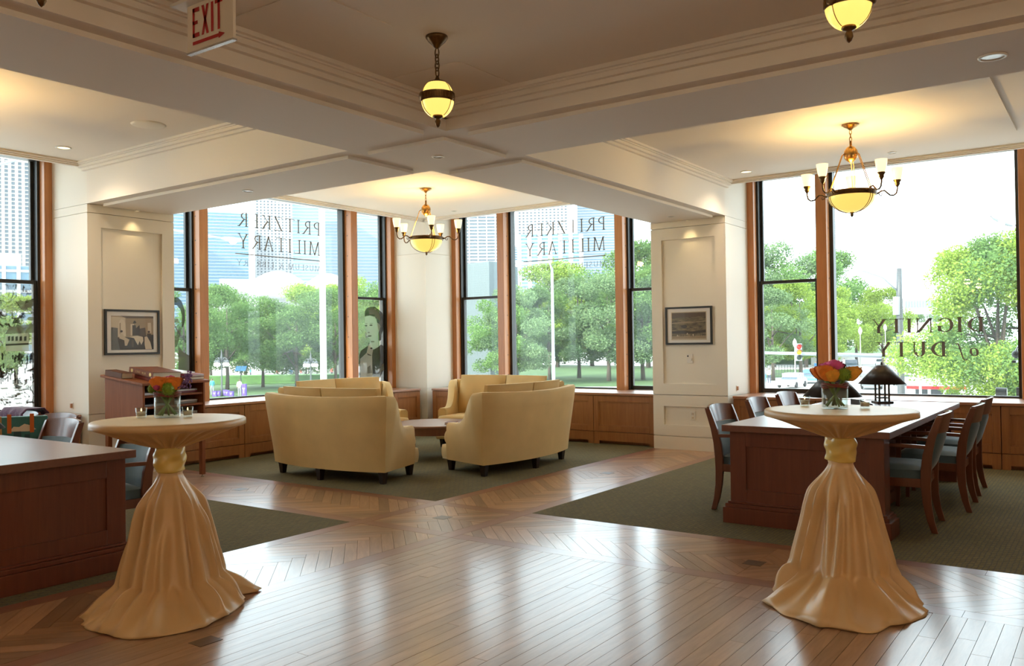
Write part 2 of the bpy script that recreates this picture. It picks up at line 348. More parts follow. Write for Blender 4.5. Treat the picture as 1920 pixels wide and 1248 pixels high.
def beam(x0, x1, y0, y1, panel=True):
    MB().box((x0, y0, ZS), (x1, y1, ZT)).build('beam', M['ceil'], ceiling)
    g = .12
    if panel: MB().box((x0+g, y0+g, ZP), (x1-g, y1-g, ZS+.01)).build('soffit_panel', M['ceil'], ceiling)
for x in bx:
    for y in by: beam(x-BW, x+BW, y-BW, y+BW)
    for y0, y1 in ((BW, D1), (-4.815, -BW), (YMIN, -5.885)): beam(x-BW, x+BW, y0, y1)
for y in by:
    for x0, x1 in ((BW, D2), (-5.245, -BW), (XMIN, -6.315)): beam(x0, x1, y-BW, y+BW)
# access hatches in the coffer ceiling (thin raised panels with rounded corners)
def hatch(cx, cy, h):
    pts = []
    for k, (sx, sy) in enumerate(((1, 1), (-1, 1), (-1, -1), (1, -1))):
        for q in range(6):
            a = (k+q/5)*PI/2; pts.append((cx+sx*(h-.05)+.05*math.cos(a), cy+sy*(h-.05)+.05*math.sin(a)))
    return MB().prism(pts, lambda a, b: (a, b, ZC-.004), lambda a, b: (a, b, ZC+.01))
for c in ((-2.28, -1.02, .33), (-.98, -.97, .30)): hatch(*c).build('access_hatch', M['ceil'], ceiling, fix=True)
for a, b in (((1.30, -3.90, ZW-.022), (4.36, -1.385, ZW+.01)), ((-4.50, 1.60, ZW-.022), (-1.385, 3.84, ZW+.01))): MB().box(a, b).build('ceiling_panel', M['ceil'], ceiling)

# ------------------------------------------------------------------ walls, piers
def wallmesh(boxes, name, m): return struct(MBoxes(boxes).build(name, m))
def MBoxes(bs):
    m = MB()
    for a, b in bs: m.box(a, b)
    return m
SILL = .735; ZH = 3.72
LB = [(-5.245, -BW), (BW, 5.25)]; RB = [(-4.815, -BW), (BW, 4.74)]
wl = [((XMIN, YL+.02, -3.5), (XR+.75, YL+.5, SILL-.03)), ((XMIN, YL+.02, ZH), (XR+.75, YL+.5, ZT+.3)), ((XMIN, YL, -.02), (-6.315, YL+.5, ZT)), ((-6.315, YL+.02, 0), (-5.245, YL+.2, ZT)), ((-BW, YL+.02, 0), (BW, YL+.2, ZT)), ((5.25, YL+.02, 0), (XR+.5, YL+.2, ZT))]
MBoxes(wl).build('wall_left', M['wall'])['kind'] = 'structure'
wr = [((XR+.02, YMIN, -3.5), (XR+.5, YL, SILL-.03)), ((XR+.02, YMIN, ZH), (XR+.5, YL, ZT+.3)), ((XR, YMIN, -.02), (XR+.5, -5.885, ZT)), ((XR+.02, -5.885, 0), (XR+.2, -4.815, ZT)), ((XR+.02, -BW, 0), (XR+.2, BW, ZT)), ((XR+.02, 4.74, 0), (XR+.2, YL+.02, ZT))]
MBoxes(wr).build('wall_right', M['wall'])['kind'] = 'structure'
struct(MB().box((XMIN-.2, YMIN, -.02), (XMIN, YL, ZT)).build('wall_back_west', M['wall']))
struct(MB().box((XMIN, YMIN-.2, -.02), (XR, YMIN, ZT)).build('wall_back_south', M['wall']))
# exterior stone piers between the window bays
ext = MB()
for a, b in ((-6.27, -5.29), (-.49, .49), (5.20, 6.25)): ext.box((a, YG+.002, -3.5), (b, YG+.11, 7))
for a, b in ((-5.84, -4.86), (-.49, .49), (4.69, 5.66)): ext.box((XG+.032, a, -3.5), (XG+.14, b, 7))
struct(ext.build('wall_exterior_stone', M['stone']))
def pier(name, fn, w0, w1, depth, panels=True):
    """stack of blocks with shadow gaps; fn maps (s along face, d behind the face, z)"""
    root = None
    def B(m, s0, s1, d0, d1, z0, z1): m.box(fn(s0, d0, z0), fn(s1, d1, z1))
    core = MB(); B(core, w0+.012, w1-.012, .034, depth, 0, ZS+.6); root = struct(core.build(name, M['groove']))
    g = .0035
    for z0, z1, p in ((0, .18, None), (.18, .737, (.33, .581)), (.737, 2.9965, (.889, 2.838)), (2.9965, ZS, None)):
        z0 += g if z0 else 0; z1 -= g; m = MB()
        if p and panels:
            c = (w0+w1)/2; h = .378
            B(m, w0, c-h, 0, .045, z0, z1); B(m, c+h, w1, 0, .045, z0, z1); B(m, c-h, c+h, 0, .045, z0, p[0]); B(m, c-h, c+h, 0, .045, p[1], z1); B(m, c-h, c+h, .024, .045, p[0], p[1])
        else: B(m, w0, w1, 0, .045, z0, z1)
        B(m, w0, w0+.02, .045, depth, z0, z1); B(m, w1-.02, w1, .045, depth, z0, z1)
        m.build('wall_panel', M['wall'], root)
    m = MB(); B(m, w0, w0+.02, 0, depth, ZS, ZT); B(m, w1-.02, w1, 0, depth, ZS, ZT); m.build('wall_panel', M['wall'], root)
    return root
pier('wall_pier_left', lambda s, d, z: (s, D1+d, z), -BW, BW, YL+.03-D1)
pier('wall_pier_right', lambda s, d, z: (D2+d, s, z), -BW, BW, XR+.03-D2)
pier('wall_pier_far_left', lambda s, d, z: (s, D1+d, z), -5.78-BW, -5.78+BW, YL+.03-D1)
pier('wall_pier_far_right', lambda s, d, z: (D2+d, s, z), -5.35-BW, -5.35+BW, XR+.03-D2)
# corner pillar, convex towards the room
PX, PY = 5.253, 4.744
cp = struct(MB().box((PX+.012, PY+.012, 0), (XR+.1, YL+.1, ZT)).build('wall_corner_pillar', M['groove']))
for z0, z1 in ((0, .7325), (.7375, 2.994), (2.999, ZT)):
    MB().box((PX, PY, z0), (XR+.08, PY+.03, z1)).build('wall_panel', M['wall'], cp); MB().box((PX, PY+.03, z0), (PX+.03, YL+.08, z1)).build('wall_panel', M['wall'], cp)

# ------------------------------------------------------------------ windows
WIN = {}
def window(n, fn, a0, a1, m1, m2):
    """fn maps (s, d, z): d measured outwards from the reveal plane"""
    def B(m, s0, s1, d0, d1, z0, z1): return m.box(fn(s0, d0, z0), fn(s1, d1, z1))
    jw, mw = .09, .135
    root = struct(B(MB(), a0, a1, -.01, .32, SILL-.03, SILL-.004).build('window_%d' % n, M['trimwood']))
    for s0, s1 in ((a0, a0+jw), (a1-jw, a1)): B(MB(), s0, s1, -.012, .17, SILL-.004, ZH).build('jamb', M['trimwood'], root, bevel=.004)
    for c in (m1, m2):
        o = B(MB(), c-mw/2, c+mw/2, -.035, .17, SILL-.004, ZH).build('mullion', M['trimwood'], root, bevel=.005)
        sc = MB()
        for k in range(9):
            for dd in (.05, .13):
                for sg in (-1, 1):
                    p = fn(c+sg*(mw/2), dd, SILL+.2+k*.33); q = fn(c+sg*(mw/2+.003), dd+.014, SILL+.214+k*.33); sc.box(p, q)
        sc.build('screw', M['black'], o)
    B(MB(), a0, a1, -.02, .2, ZH-.05, ZH+.02).build('head', M['black'], root)
    def sash(name, s0, s1, z0, z1, d, ws, wb, wt):
        m = MB(); B(m, s0, s0+ws, d, d+.05, z0, z1); B(m, s1-ws, s1, d, d+.05, z0, z1); B(m, s0+ws, s1-ws, d, d+.05, z0, z0+wb); B(m, s0+ws, s1-ws, d, d+.05, z1-wt, z1)
        f = m.build(name, M['black'], root, bevel=.004)
        B(MB(), s0+ws*.8, s1-ws*.8, d+.022, d+.026, z0+wb*.8, z1-wt*.8).build('pane', M['pane'], f)
        return f
    for s0, s1 in ((a0+jw, m1-mw/2), (m2+mw/2, a1-jw)):
        m = MB(); B(m, s0, s0+.03, .10, .24, SILL, ZH); B(m, s1-.03, s1, .10, .24, SILL, ZH); m.build('frame', M['black'], root)
        sash('upper_sash', s0+.03, s1-.03, 2.235, ZH, .185, .035, .03, .04)
        sash('lower_sash', s0+.02, s1-.02, SILL, 2.275, .125, .045, .062, .045)
    m = MB(); s0, s1 = m1+mw/2, m2-mw/2; B(m, s0, s0+.045, .12, .24, SILL, ZH); B(m, s1-.045, s1, .12, .24, SILL, ZH); B(m, s0, s1, .17, .24, SILL, SILL+.02)
    m.build('frame', M['black'], root); B(MB(), s0+.03, s1-.03, .195, .203, SILL+.01, ZH).build('pane', M['pane'], root)
    WIN[n] = root; return root
fl = lambda s, d, z: (s, YL+d, z)
fr = lambda s, d, z: (XR+d, s, z)
window(1, fl, -5.245, -BW, -4.30, -1.49)
window(2, fl, BW, 5.253, 1.477, 4.285)
window(3, fr, BW, 4.744, 1.46, 3.68)
window(4, fr, -4.815, -BW, -3.84, -1.535)

# ------------------------------------------------------------------ window bench cabinets
CF_L, CF_R = 4.79, 5.225
def bench(fn, seams, depth, what, wl_, worktop_label, grp):
    def B(m, s0, s1, d0, d1, z0, z1): return m.box(fn(s0, d0, z0), fn(s1, d1, z1))
    for k, (s0, s1) in enumerate(zip(seams, seams[1:])):
        t = thing('bench_cabinet', what[k], 'cabinet', fn((s0+s1)/2, .1, 0), 0, grp); ox, oy, oz = t.location
        def L(m): m.v = [(x-ox, y-oy, z-oz) for x, y, z in m.v]; return m
        e = .004
        m = MB(); B(m, s0+e, s1-e, .03, depth, .045, .70); L(m).build('body', M['cab'], t)
        m = MB(); w0, w1, z0, z1 = s0+e, s1-e, .18, .698; a, b, c, d = s0+.085, s1-.085, .262, .608
        B(m, w0, a, 0, .03, z0, z1); B(m, b, w1, 0, .03, z0, z1); B(m, a, b, 0, .03, z0, c); B(m, a, b, 0, .03, d, z1)
        door = L(m).build('door', M['cab'], t, bevel=.003)
        m = MB(); B(m, a, b, .014, .028, c, d); L(m).build('door_panel', M['cab'], door)
        m = MB()
        for q in ((a, a+.012, c, d), (b-.012, b, c, d), (a, b, c, c+.012), (a, b, d-.012, d)): B(m, q[0], q[1], .006, .016, q[2], q[3])
        L(m).build('panel_moulding', M['cab'], door)
        m = MB(); B(m, s0+e, s1-e, .002, .03, .045, .174); B(m, s0+e, s0+.09, .002, .03, 0, .045); B(m, s1-.09, s1-e, .002, .03, 0, .045); L(m).build('toe_kick', M['cab'], t)
        m = MB(); B(m, s0+.02, s1-.02, .10, .14, 0, .045); L(m).build('toe_recess', M['cab'], t)
    m = MB(); B(m, seams[0]+.002, seams[-1]-.002, -.02, depth, .702, SILL)
    tag(m.build('window_counter', M['cabx'], bevel=.004), worktop_label, 'counter', 'window counters')
bench(lambda s, d, z: (s, CF_L+d, z), [BW+.01, 1.63, 3.07, 4.50, 5.13], YL-.012-CF_L,
      ['panelled wooden window bench cabinet beside the sloped reading stand', 'panelled wooden window bench cabinet behind the back of a gold sofa', 'panelled wooden window bench cabinet hidden behind the gold sofas', 'narrow panelled bench cabinet under the portrait pane, left of the corner pillar'], None, 'long wooden window bench top under the wide pane by the reading stand', 'window bench cabinets')
bench(lambda s, d, z: (CF_R+d, s, z), [BW+.02, 1.54, 2.60, 3.67, 4.61], XR-.012-CF_R,
      ['panelled wooden bench cabinet against the pier with the power outlet', 'panelled wooden bench cabinet under the lettered pane with street lamp', 'panelled wooden bench cabinet behind the gold sofa facing the portrait', 'panelled wooden bench cabinet right of the white corner pillar'], None, 'wooden window bench top beneath the lettered window facing the glass block tower', 'window bench cabinets')
bench(lambda s, d, z: (CF_R+d, s, z), [-4.79, -3.62, -2.61, -1.62, -BW-.03], XR-.012-CF_R,
      ['panelled wooden bench cabinet beyond the right row of library chairs', 'panelled wooden bench cabinet past the end of the library table', 'panelled wooden bench cabinet behind the library table lamps', 'panelled wooden bench cabinet beside the pier, behind the library chair'], None, 'bright wooden window bench top behind the library table with two lamps', 'window bench cabinets')
bench(lambda s, d, z: (s, CF_L+d, z), [-5.2, -4.0, -2.85, -1.7, -BW-.03], YL-.012-CF_L,
      ['panelled wooden bench cabinet at the far end of the left windows', 'panelled wooden bench cabinet under the wide left window', 'panelled wooden bench cabinet below the wide left window pane', 'panelled wooden bench cabinet under the engraved battle pane'], None, 'wooden window bench top below the engraved battle scene pane', 'window bench cabinets')

# ------------------------------------------------------------------ small fittings on walls and ceiling
def plate(name, label, cat, fn, s, z, w_, h_, m_=None):
    o = MB().box(fn(s-w_/2, -.008, z-h_/2), fn(s+w_/2, .001, z+h_/2)).build(name, M['white'], bevel=.002); return tag(o, label, cat)
fr_ = lambda s, d, z: (D2+.024+d, s, z)
p = plate('thermostat', 'small white wall control with round knob below the framed landscape', 'thermostat', fr_, -.005, 1.227, .083, .125)
def disc(fn, s, z, r, d0, d1, n=16):
    pts = [(s+r*math.cos(2*PI*i/n), z+r*math.sin(2*PI*i/n)) for i in range(n)]
    return MB().prism(pts, lambda a, b: fn(a, d0, b), lambda a, b: fn(a, d1, b))
disc(fr_, -.018, 1.22, .02, -.02, -.008).build('knob', M['white'], p, fix=True); disc(fr_, .022, 1.26, .011, -.011, -.008).build('sensor_eye', M['black'], p, fix=True)
p = plate('power_outlet', 'white duplex power outlet in the low panel of the pier', 'outlet', fr_, -.035, .463, .07, .115)
for dz in (-.026, .026):
    o = MB().box(fr_(-.052, -.011, .463+dz-.016), fr_(-.018, -.007, .463+dz+.016)).build('socket', M['signface'], p, bevel=.002)
    MBoxes([(fr_(-.044, -.0125, .463+dz-.008), fr_(-.041, -.0108, .463+dz+.006)), (fr_(-.029, -.0125, .463+dz-.008), fr_(-.026, -.0108, .463+dz+.006))]).build('slot', M['black'], o)
for fn, lab in ((lambda a, b, c: (D2+.30+a, -BW-b, c), 'small tan blind switch on the pier side by the library table'), (lambda a, b, c: (-BW-b, D1+.33+a, c), 'small tan blind switch on the pier side by the engraved pane')):
    o = MBoxes([(fn(0, -.001, .79), fn(.05, .007, .86))]).build('blind_switch', M['white'], bevel=.002); tag(o, lab, 'switch')
    MBoxes([(fn(.01, .006, .80), fn(.04, .02, .85))]).build('rocker', M['trimwood'], o)
def light(name, kind, loc, energy, col=WARM, size=.05, spot=None, blend=1, parent=None):
    l = bpy.data.lights.new(name, kind); l.energy = energy; l.color = col
    if kind in ('POINT', 'SPOT'): l.shadow_soft_size = size
    if kind == 'SPOT': l.spot_size = spot; l.spot_blend = blend
    o = bpy.data.objects.new(name, l); COL.objects.link(o); o.location = loc
    if parent: o.parent = parent
    return o
def downlight(x, y, z, r, label, e, lit=False, spot=2.5, col=WARM):
    t = thing('downlight', label, 'downlight', (x, y, z), 0, 'recessed ceiling lights')
    MB().lathe([(r*.78, -.002), (r*.80, -.007), (r, -.006), (r*1.02, .002)], 28).build('trim_ring', M['white'], t, smooth=True)
    MB().lathe([(.0005, -.002), (r*.5, -.0025), (r*.79, -.002)], 24).build('lens', M['dlwarm' if lit else 'dl'], t)
    if e: light('downlight_lamp', 'SPOT', (0, 0, -.03), e, col, .06, spot, 1, t)
    return t
downlight(-.0, .0, ZP, .055, 'recessed downlight in the square panel where the beams cross', 0)
downlight(0, 2.55, ZP, .055, 'recessed downlight midway on the beam towards the left pier', 0)
downlight(0, -4.14, ZP, .075, 'pale green disc downlight on the beam below the coffer cornice', 0)
downlight(4.568, -.03, ZP, .045, 'unlit small downlight on the beam by the right pier', 0)
for x, y, lab, d in ((-.0, 4.575, 'tiny lit spotlight washing the left pier panel', (0, 1)), (5.03, -.05, 'tiny lit spotlight washing the right pier panel', (1, 0))):
    t = downlight(x, y, ZP, .03, lab, 0, True)
    l = light('spot_lamp', 'SPOT', (0, 0, -.015), 5, (1, .76, .40), .01, 1.5, 1, t); l.rotation_euler = Vector((d[0]*.05, d[1]*.05, -1)).to_track_quat('-Z', 'Y').to_euler()
for x, y, lab in ((-1.07, 4.13, 'lit downlight above the engraved pane, near the round speaker'), (4.72, -.98, 'lit downlight between the right pier and the chandelier'), (4.72, -2.66, 'small downlight between the chandelier and the street window'), (4.80, 3.75, 'small downlight near the corner pillar')):
    downlight(x, y, ZW, .075 if 'lit' in lab else .05, lab, K_DOWN*.8 if 'lit d' in lab else 0, 'lit d' in lab)
downlight(-4.6, 4.1, ZW, .075, 'lit downlight at the far end of the left window bay', K_DOWN*.8, True)
downlight(4.7, -4.36, ZW, .075, 'lit downlight at the far end of the street window bay', K_DOWN*.8, True)
downlight(-2.85, 4.1, ZW, .05, 'small unlit downlight in the middle of the left window bay', 0)
for x, y in ((-5.78, -1), (-5.78, -2.7), (-5.78, -4.4), (-4.2, -5.35), (-2.4, -5.35), (-5.78, 2.6), (2.6, -5.35)): downlight(x, y, ZP, .055, 'unlit recessed downlight on the beams at the back of the room', 0)
o = MB().lathe([(.0005, -.006), (.135, -.008), (.15, -.004), (.155, .001)], 36, (-1.05, 2.62, ZW)).build('ceiling_speaker', M['wall'], smooth=True); tag(o, 'round flush ceiling speaker grille above the left library table', 'speaker')

# exit sign
XS = -3.12
t = thing('exit_sign', 'hanging white exit sign with red letters and arrow', 'sign', (XS, -1.262, 2.875))
MB().box((-.008, -.175, 0), (.008, .175, .225)).build('panel', M['signface'], t, bevel=.002)
MB().box((-.012, -.178, -.007), (.012, .178, .002)).build('edge_strip', M['chrome'], t)
MB().box((-.055, -.20, .225), (.055, .245, .24)).build('canopy', M['white'], t, bevel=.003); MB().box((-.03, -.12, .24), (.03, .12, ZC-2.875)).build('mount', M['white'], t)
q = MB(); X0 = -.0095
def rect(y0, z0, y1, z1): q.poly([(X0, -y0, z0), (X0, -y1, z0), (X0, -y1, z1), (X0, -y0, z1)])
def quad(*p): q.poly([(X0, -a, b) for a, b in p])
def shift(v): return v-.175
y = shift(.045); rect(y, .065, y+.016, .205); rect(y, .065, y+.052, .085); rect(y, .185, y+.052, .205); rect(y, .126, y+.04, .143)
y = shift(.115); quad((y, .065), (y+.018, .065), (y+.056, .205), (y+.038, .205)); quad((y+.038, .065), (y+.056, .065), (y+.018, .205), (y, .205))
y = shift(.188); rect(y, .065, y+.019, .205)
y = shift(.218); rect(y+.020, .065, y+.038, .205); rect(y, .188, y+.058, .205)
rect(shift(.045), .030, shift(.25), .046); quad((shift(.245), .022), (shift(.292), .038), (shift(.245), .054))
q.build('lettering', M['red'], t)

# ------------------------------------------------------------------ library tables (local x = length, y = width)
def library_table(label, loc, rz):
    t = thing('library_table', label, 'table', loc, rz, 'library tables'); Lh, Wh, H = 3.32, .635, .785
    MB().box((0, -Wh, H-.052), (Lh, Wh, H)).build('table_top', M['cherrytop'], t, bevel=.004)
    for x0, x1, s in ((.05, .23, -1), (Lh-.23, Lh-.05, 1)):
        w_ = Wh-.05; p = MB().box((x0+.012, -w_+.012, .09), (x1-.012, w_-.012, H-.052)).build('pedestal', M['cherry'], t)
        for f in ((x0, x0+.012), (x1-.012, x1)):
            m = MB(); a, b, c, d = -w_+.13, w_-.13, .27, .615
            m.box((f[0], -w_, .09), (f[1], a, H-.053)); m.box((f[0], b, .09), (f[1], w_, H-.053)); m.box((f[0], a, .09), (f[1], b, c)); m.box((f[0], a, d), (f[1], b, H-.053)); m.build('panel_frame', M['cherry'], p, bevel=.002)
        MB().box((x0+.0125, -w_, .09), (x1-.0125, -w_+.012, H-.053)).build('side_stile', M['cherry'], p); MB().box((x0+.0125, w_-.012, .09), (x1-.0125, w_, H-.053)).build('side_stile', M['cherry'], p)
        m = MB().box((x0-.05, -w_-.05, 0), (x1+.05, w_+.05, .125)); m.box((x0-.035, -w_-.035, .125), (x1+.035, w_+.035, .155)); m.box((x0-.018, -w_-.018, .155), (x1+.018, w_+.018, .172)); m.build('plinth', M['cherry'], t, bevel=.004)
    m = MB().box((.23, -.42, H-.108), (Lh-.23, -.39, H-.052)); m.box((.23, .39, H-.108), (Lh-.23, .42, H-.052)); m.build('apron', M['cherry'], t)
    m = MB().box((Lh/2-.22, -.30, .02), (Lh/2+.22, .30, H-.052)); m.box((Lh/2-.25, -.33, 0), (Lh/2+.25, .33, .1)); m.build('cable_pedestal', M['cherry'], t, bevel=.004)
    return t
library_table('long dark cherry library table with two conical lamps by the street window', (1.05, -2.70, 0), 0)
library_table('long dark cherry library table with the tote bag chairs behind it', (-2.965, .72, 0), PI/2)

# ------------------------------------------------------------------ chairs (facing +y, origin below the seat)
def make_chair(label, grp):
    t = thing('library_chair', label, 'chair', (0, 0, 0), 0, grp); cw = M['chairwood']
    def bar(path, wx, wy):     # swept rectangular section, path of (x, y, z)
        m = MB(); rows = []
        for i, p in enumerate(path):
            a = wx[i] if isinstance(wx, (list, tuple)) else wx; b = wy[i] if isinstance(wy, (list, tuple)) else wy
            rows.append([(p[0]-a, p[1]-b, p[2]), (p[0]+a, p[1]-b, p[2]), (p[0]+a, p[1]+b, p[2]), (p[0]-a, p[1]+b, p[2])])
        m.grid(rows, cu=True); n = len(rows); m.f += [(3, 2, 1, 0), (4*n-4, 4*n-3, 4*n-2, 4*n-1)]; return m
    for s in (-1, 1):
        x = s*.262
        bar([(x, -.30, 0), (x, -.270, .10), (x, -.250, .22), (x, -.243, .34), (x, -.245, .46), (x, -.258, .58), (x, -.285, .70), (x, -.318, .80), (x, -.345, .875)], .0165, [.022, .026, .030, .034, .036, .034, .030, .026, .022]).build('rear_leg', cw, t, bevel=.004)
        bar([(x*.98, .255, 0), (x, .245, .36), (x, .24, .44), (x, .238, .625)], [.016, .020, .018, .016], [.016, .022, .020, .018]).build('front_leg', cw, t, bevel=.004)
        m = MB(); rows = []
        for y_, z_, w_ in ((-.275, .640, .016), (-.15, .645, .02), (0, .648, .023), (.15, .645, .024), (.268, .638, .022)): rows.append([(x-w_, y_, z_-.014), (x+w_, y_, z_-.014), (x+w_, y_, z_+.014), (x-w_, y_, z_+.014)])
        m.grid(rows, cu=True); m.f += [(3, 2, 1, 0), (16, 17, 18, 19)]; m.build('arm', cw, t, bevel=.005, fix=True)
        MB().box((x-.012, -.24, .335), (x+.012, .24, .40)).build('seat_rail', cw, t, bevel=.003)
    MB().box((-.25, .228, .335), (.25, .25, .40)).build('seat_rail', cw, t, bevel=.003); MB().box((-.25, -.25, .335), (.25, -.228, .40)).build('seat_rail', cw, t, bevel=.003)
    rows = []
    for i in range(11):      # curved top rail
        u = -1+i/5; x = u*.262; yb = -.055*(1-u*u); dz = .012*(1-u*u)
        rows.append([(x, -.298+yb, .745), (x, -.330+yb, .885+dz), (x, -.352+yb, .885+dz), (x, -.320+yb, .745)])
    m = MB().grid(rows, cu=True); m.f += [(3, 2, 1, 0), (40, 41, 42, 43)]; m.build('top_rail', cw, t, fix=True, angle=.7)
    def cushion(f, nu=11, nv=9):      # closed pillow: f(u, v, side)
        A = [[f(-1+2*i/(nu-1), -1+2*j/(nv-1), 1) for i in range(nu)] for j in range(nv)]; B_ = [[f(-1+2*i/(nu-1), -1+2*j/(nv-1), -1) for i in range(nu)] for j in range(nv)]
        m = MB().grid(A); k = len(m.v); m.grid([r[::-1] for r in B_]); rim = lambda R: R[0]+[r[-1] for r in R[1:]]+R[-1][::-1][1:]+[r[0] for r in R[::-1][1:-1]]
        m.grid([rim(A), rim(B_)], cu=True); return m
    pw_ = lambda u, v: (1-abs(u)**6)*(1-abs(v)**6)
    def back(u, v, s): z = lerp(.452, .742, (v+1)/2); yb = lerp(-.243, -.305, (v+1)/2)-.05*(1-u*u)*(.4+.6*(v+1)/2); return (u*.245, yb+s*(.012+.016*pw_(u, v))+.006, z+(.004*s*0))
    cushion(back).build('back_cushion', M['seat'], t, smooth=True, fix=True)
    def seat(u, v, s): return (u*(.248+.008*(v+1)/2), v*.245+.01, (.462+.018*pw_(u, v)+.02*(pw_(u, v))**.5) if s > 0 else .392)
    cushion(seat).build('seat_cushion', M['seat'], t, fix=True, angle=.9)
    return t
ch = make_chair('dark wood library armchair beside the pier, near end of the table', 'library chairs at the street window table')
ch.location = (1.78, -2.10, 0); ch.rotation_euler = (0, 0, PI)
# rear legs of the pushed-in chairs stand about 0.2 m clear of the table edge
dup(ch, (2.80, -2.08, 0), PI+.02, 'dark wood library armchair, middle of the row against the bench')
dup(ch, (3.78, -2.06, 0), PI-.03, 'dark wood library armchair at the far end, behind the flower vase')
dup(ch, (1.735, -3.235, 0), .06, 'dark wood library armchair with teal seat closest to the gold draped table')
dup(ch, (2.735, -3.345, 0), .03, 'middle dark wood library armchair with teal seat in the open row')
dup(ch, (3.62, -3.315, 0), .02, 'last dark wood library armchair, nearest the bench under the street window')
g2 = 'library chairs at the tote bag table'
for p, a, lab in (((-2.30, 1.30, 0), PI/2-.10, 'dark wood armchair partly hidden behind the left gold draped table'), ((-2.29, 2.43, 0), PI/2, 'dark wood armchair beside the teal tote bag chair'), ((-3.80, 2.43, 0), -PI/2, 'dark wood armchair across the table from the tote bag'), ((-2.03, 3.64, 0), PI/2, 'dark wood armchair with the purple wrap')):
    c = dup(ch, p, a, lab); c['group'] = g2

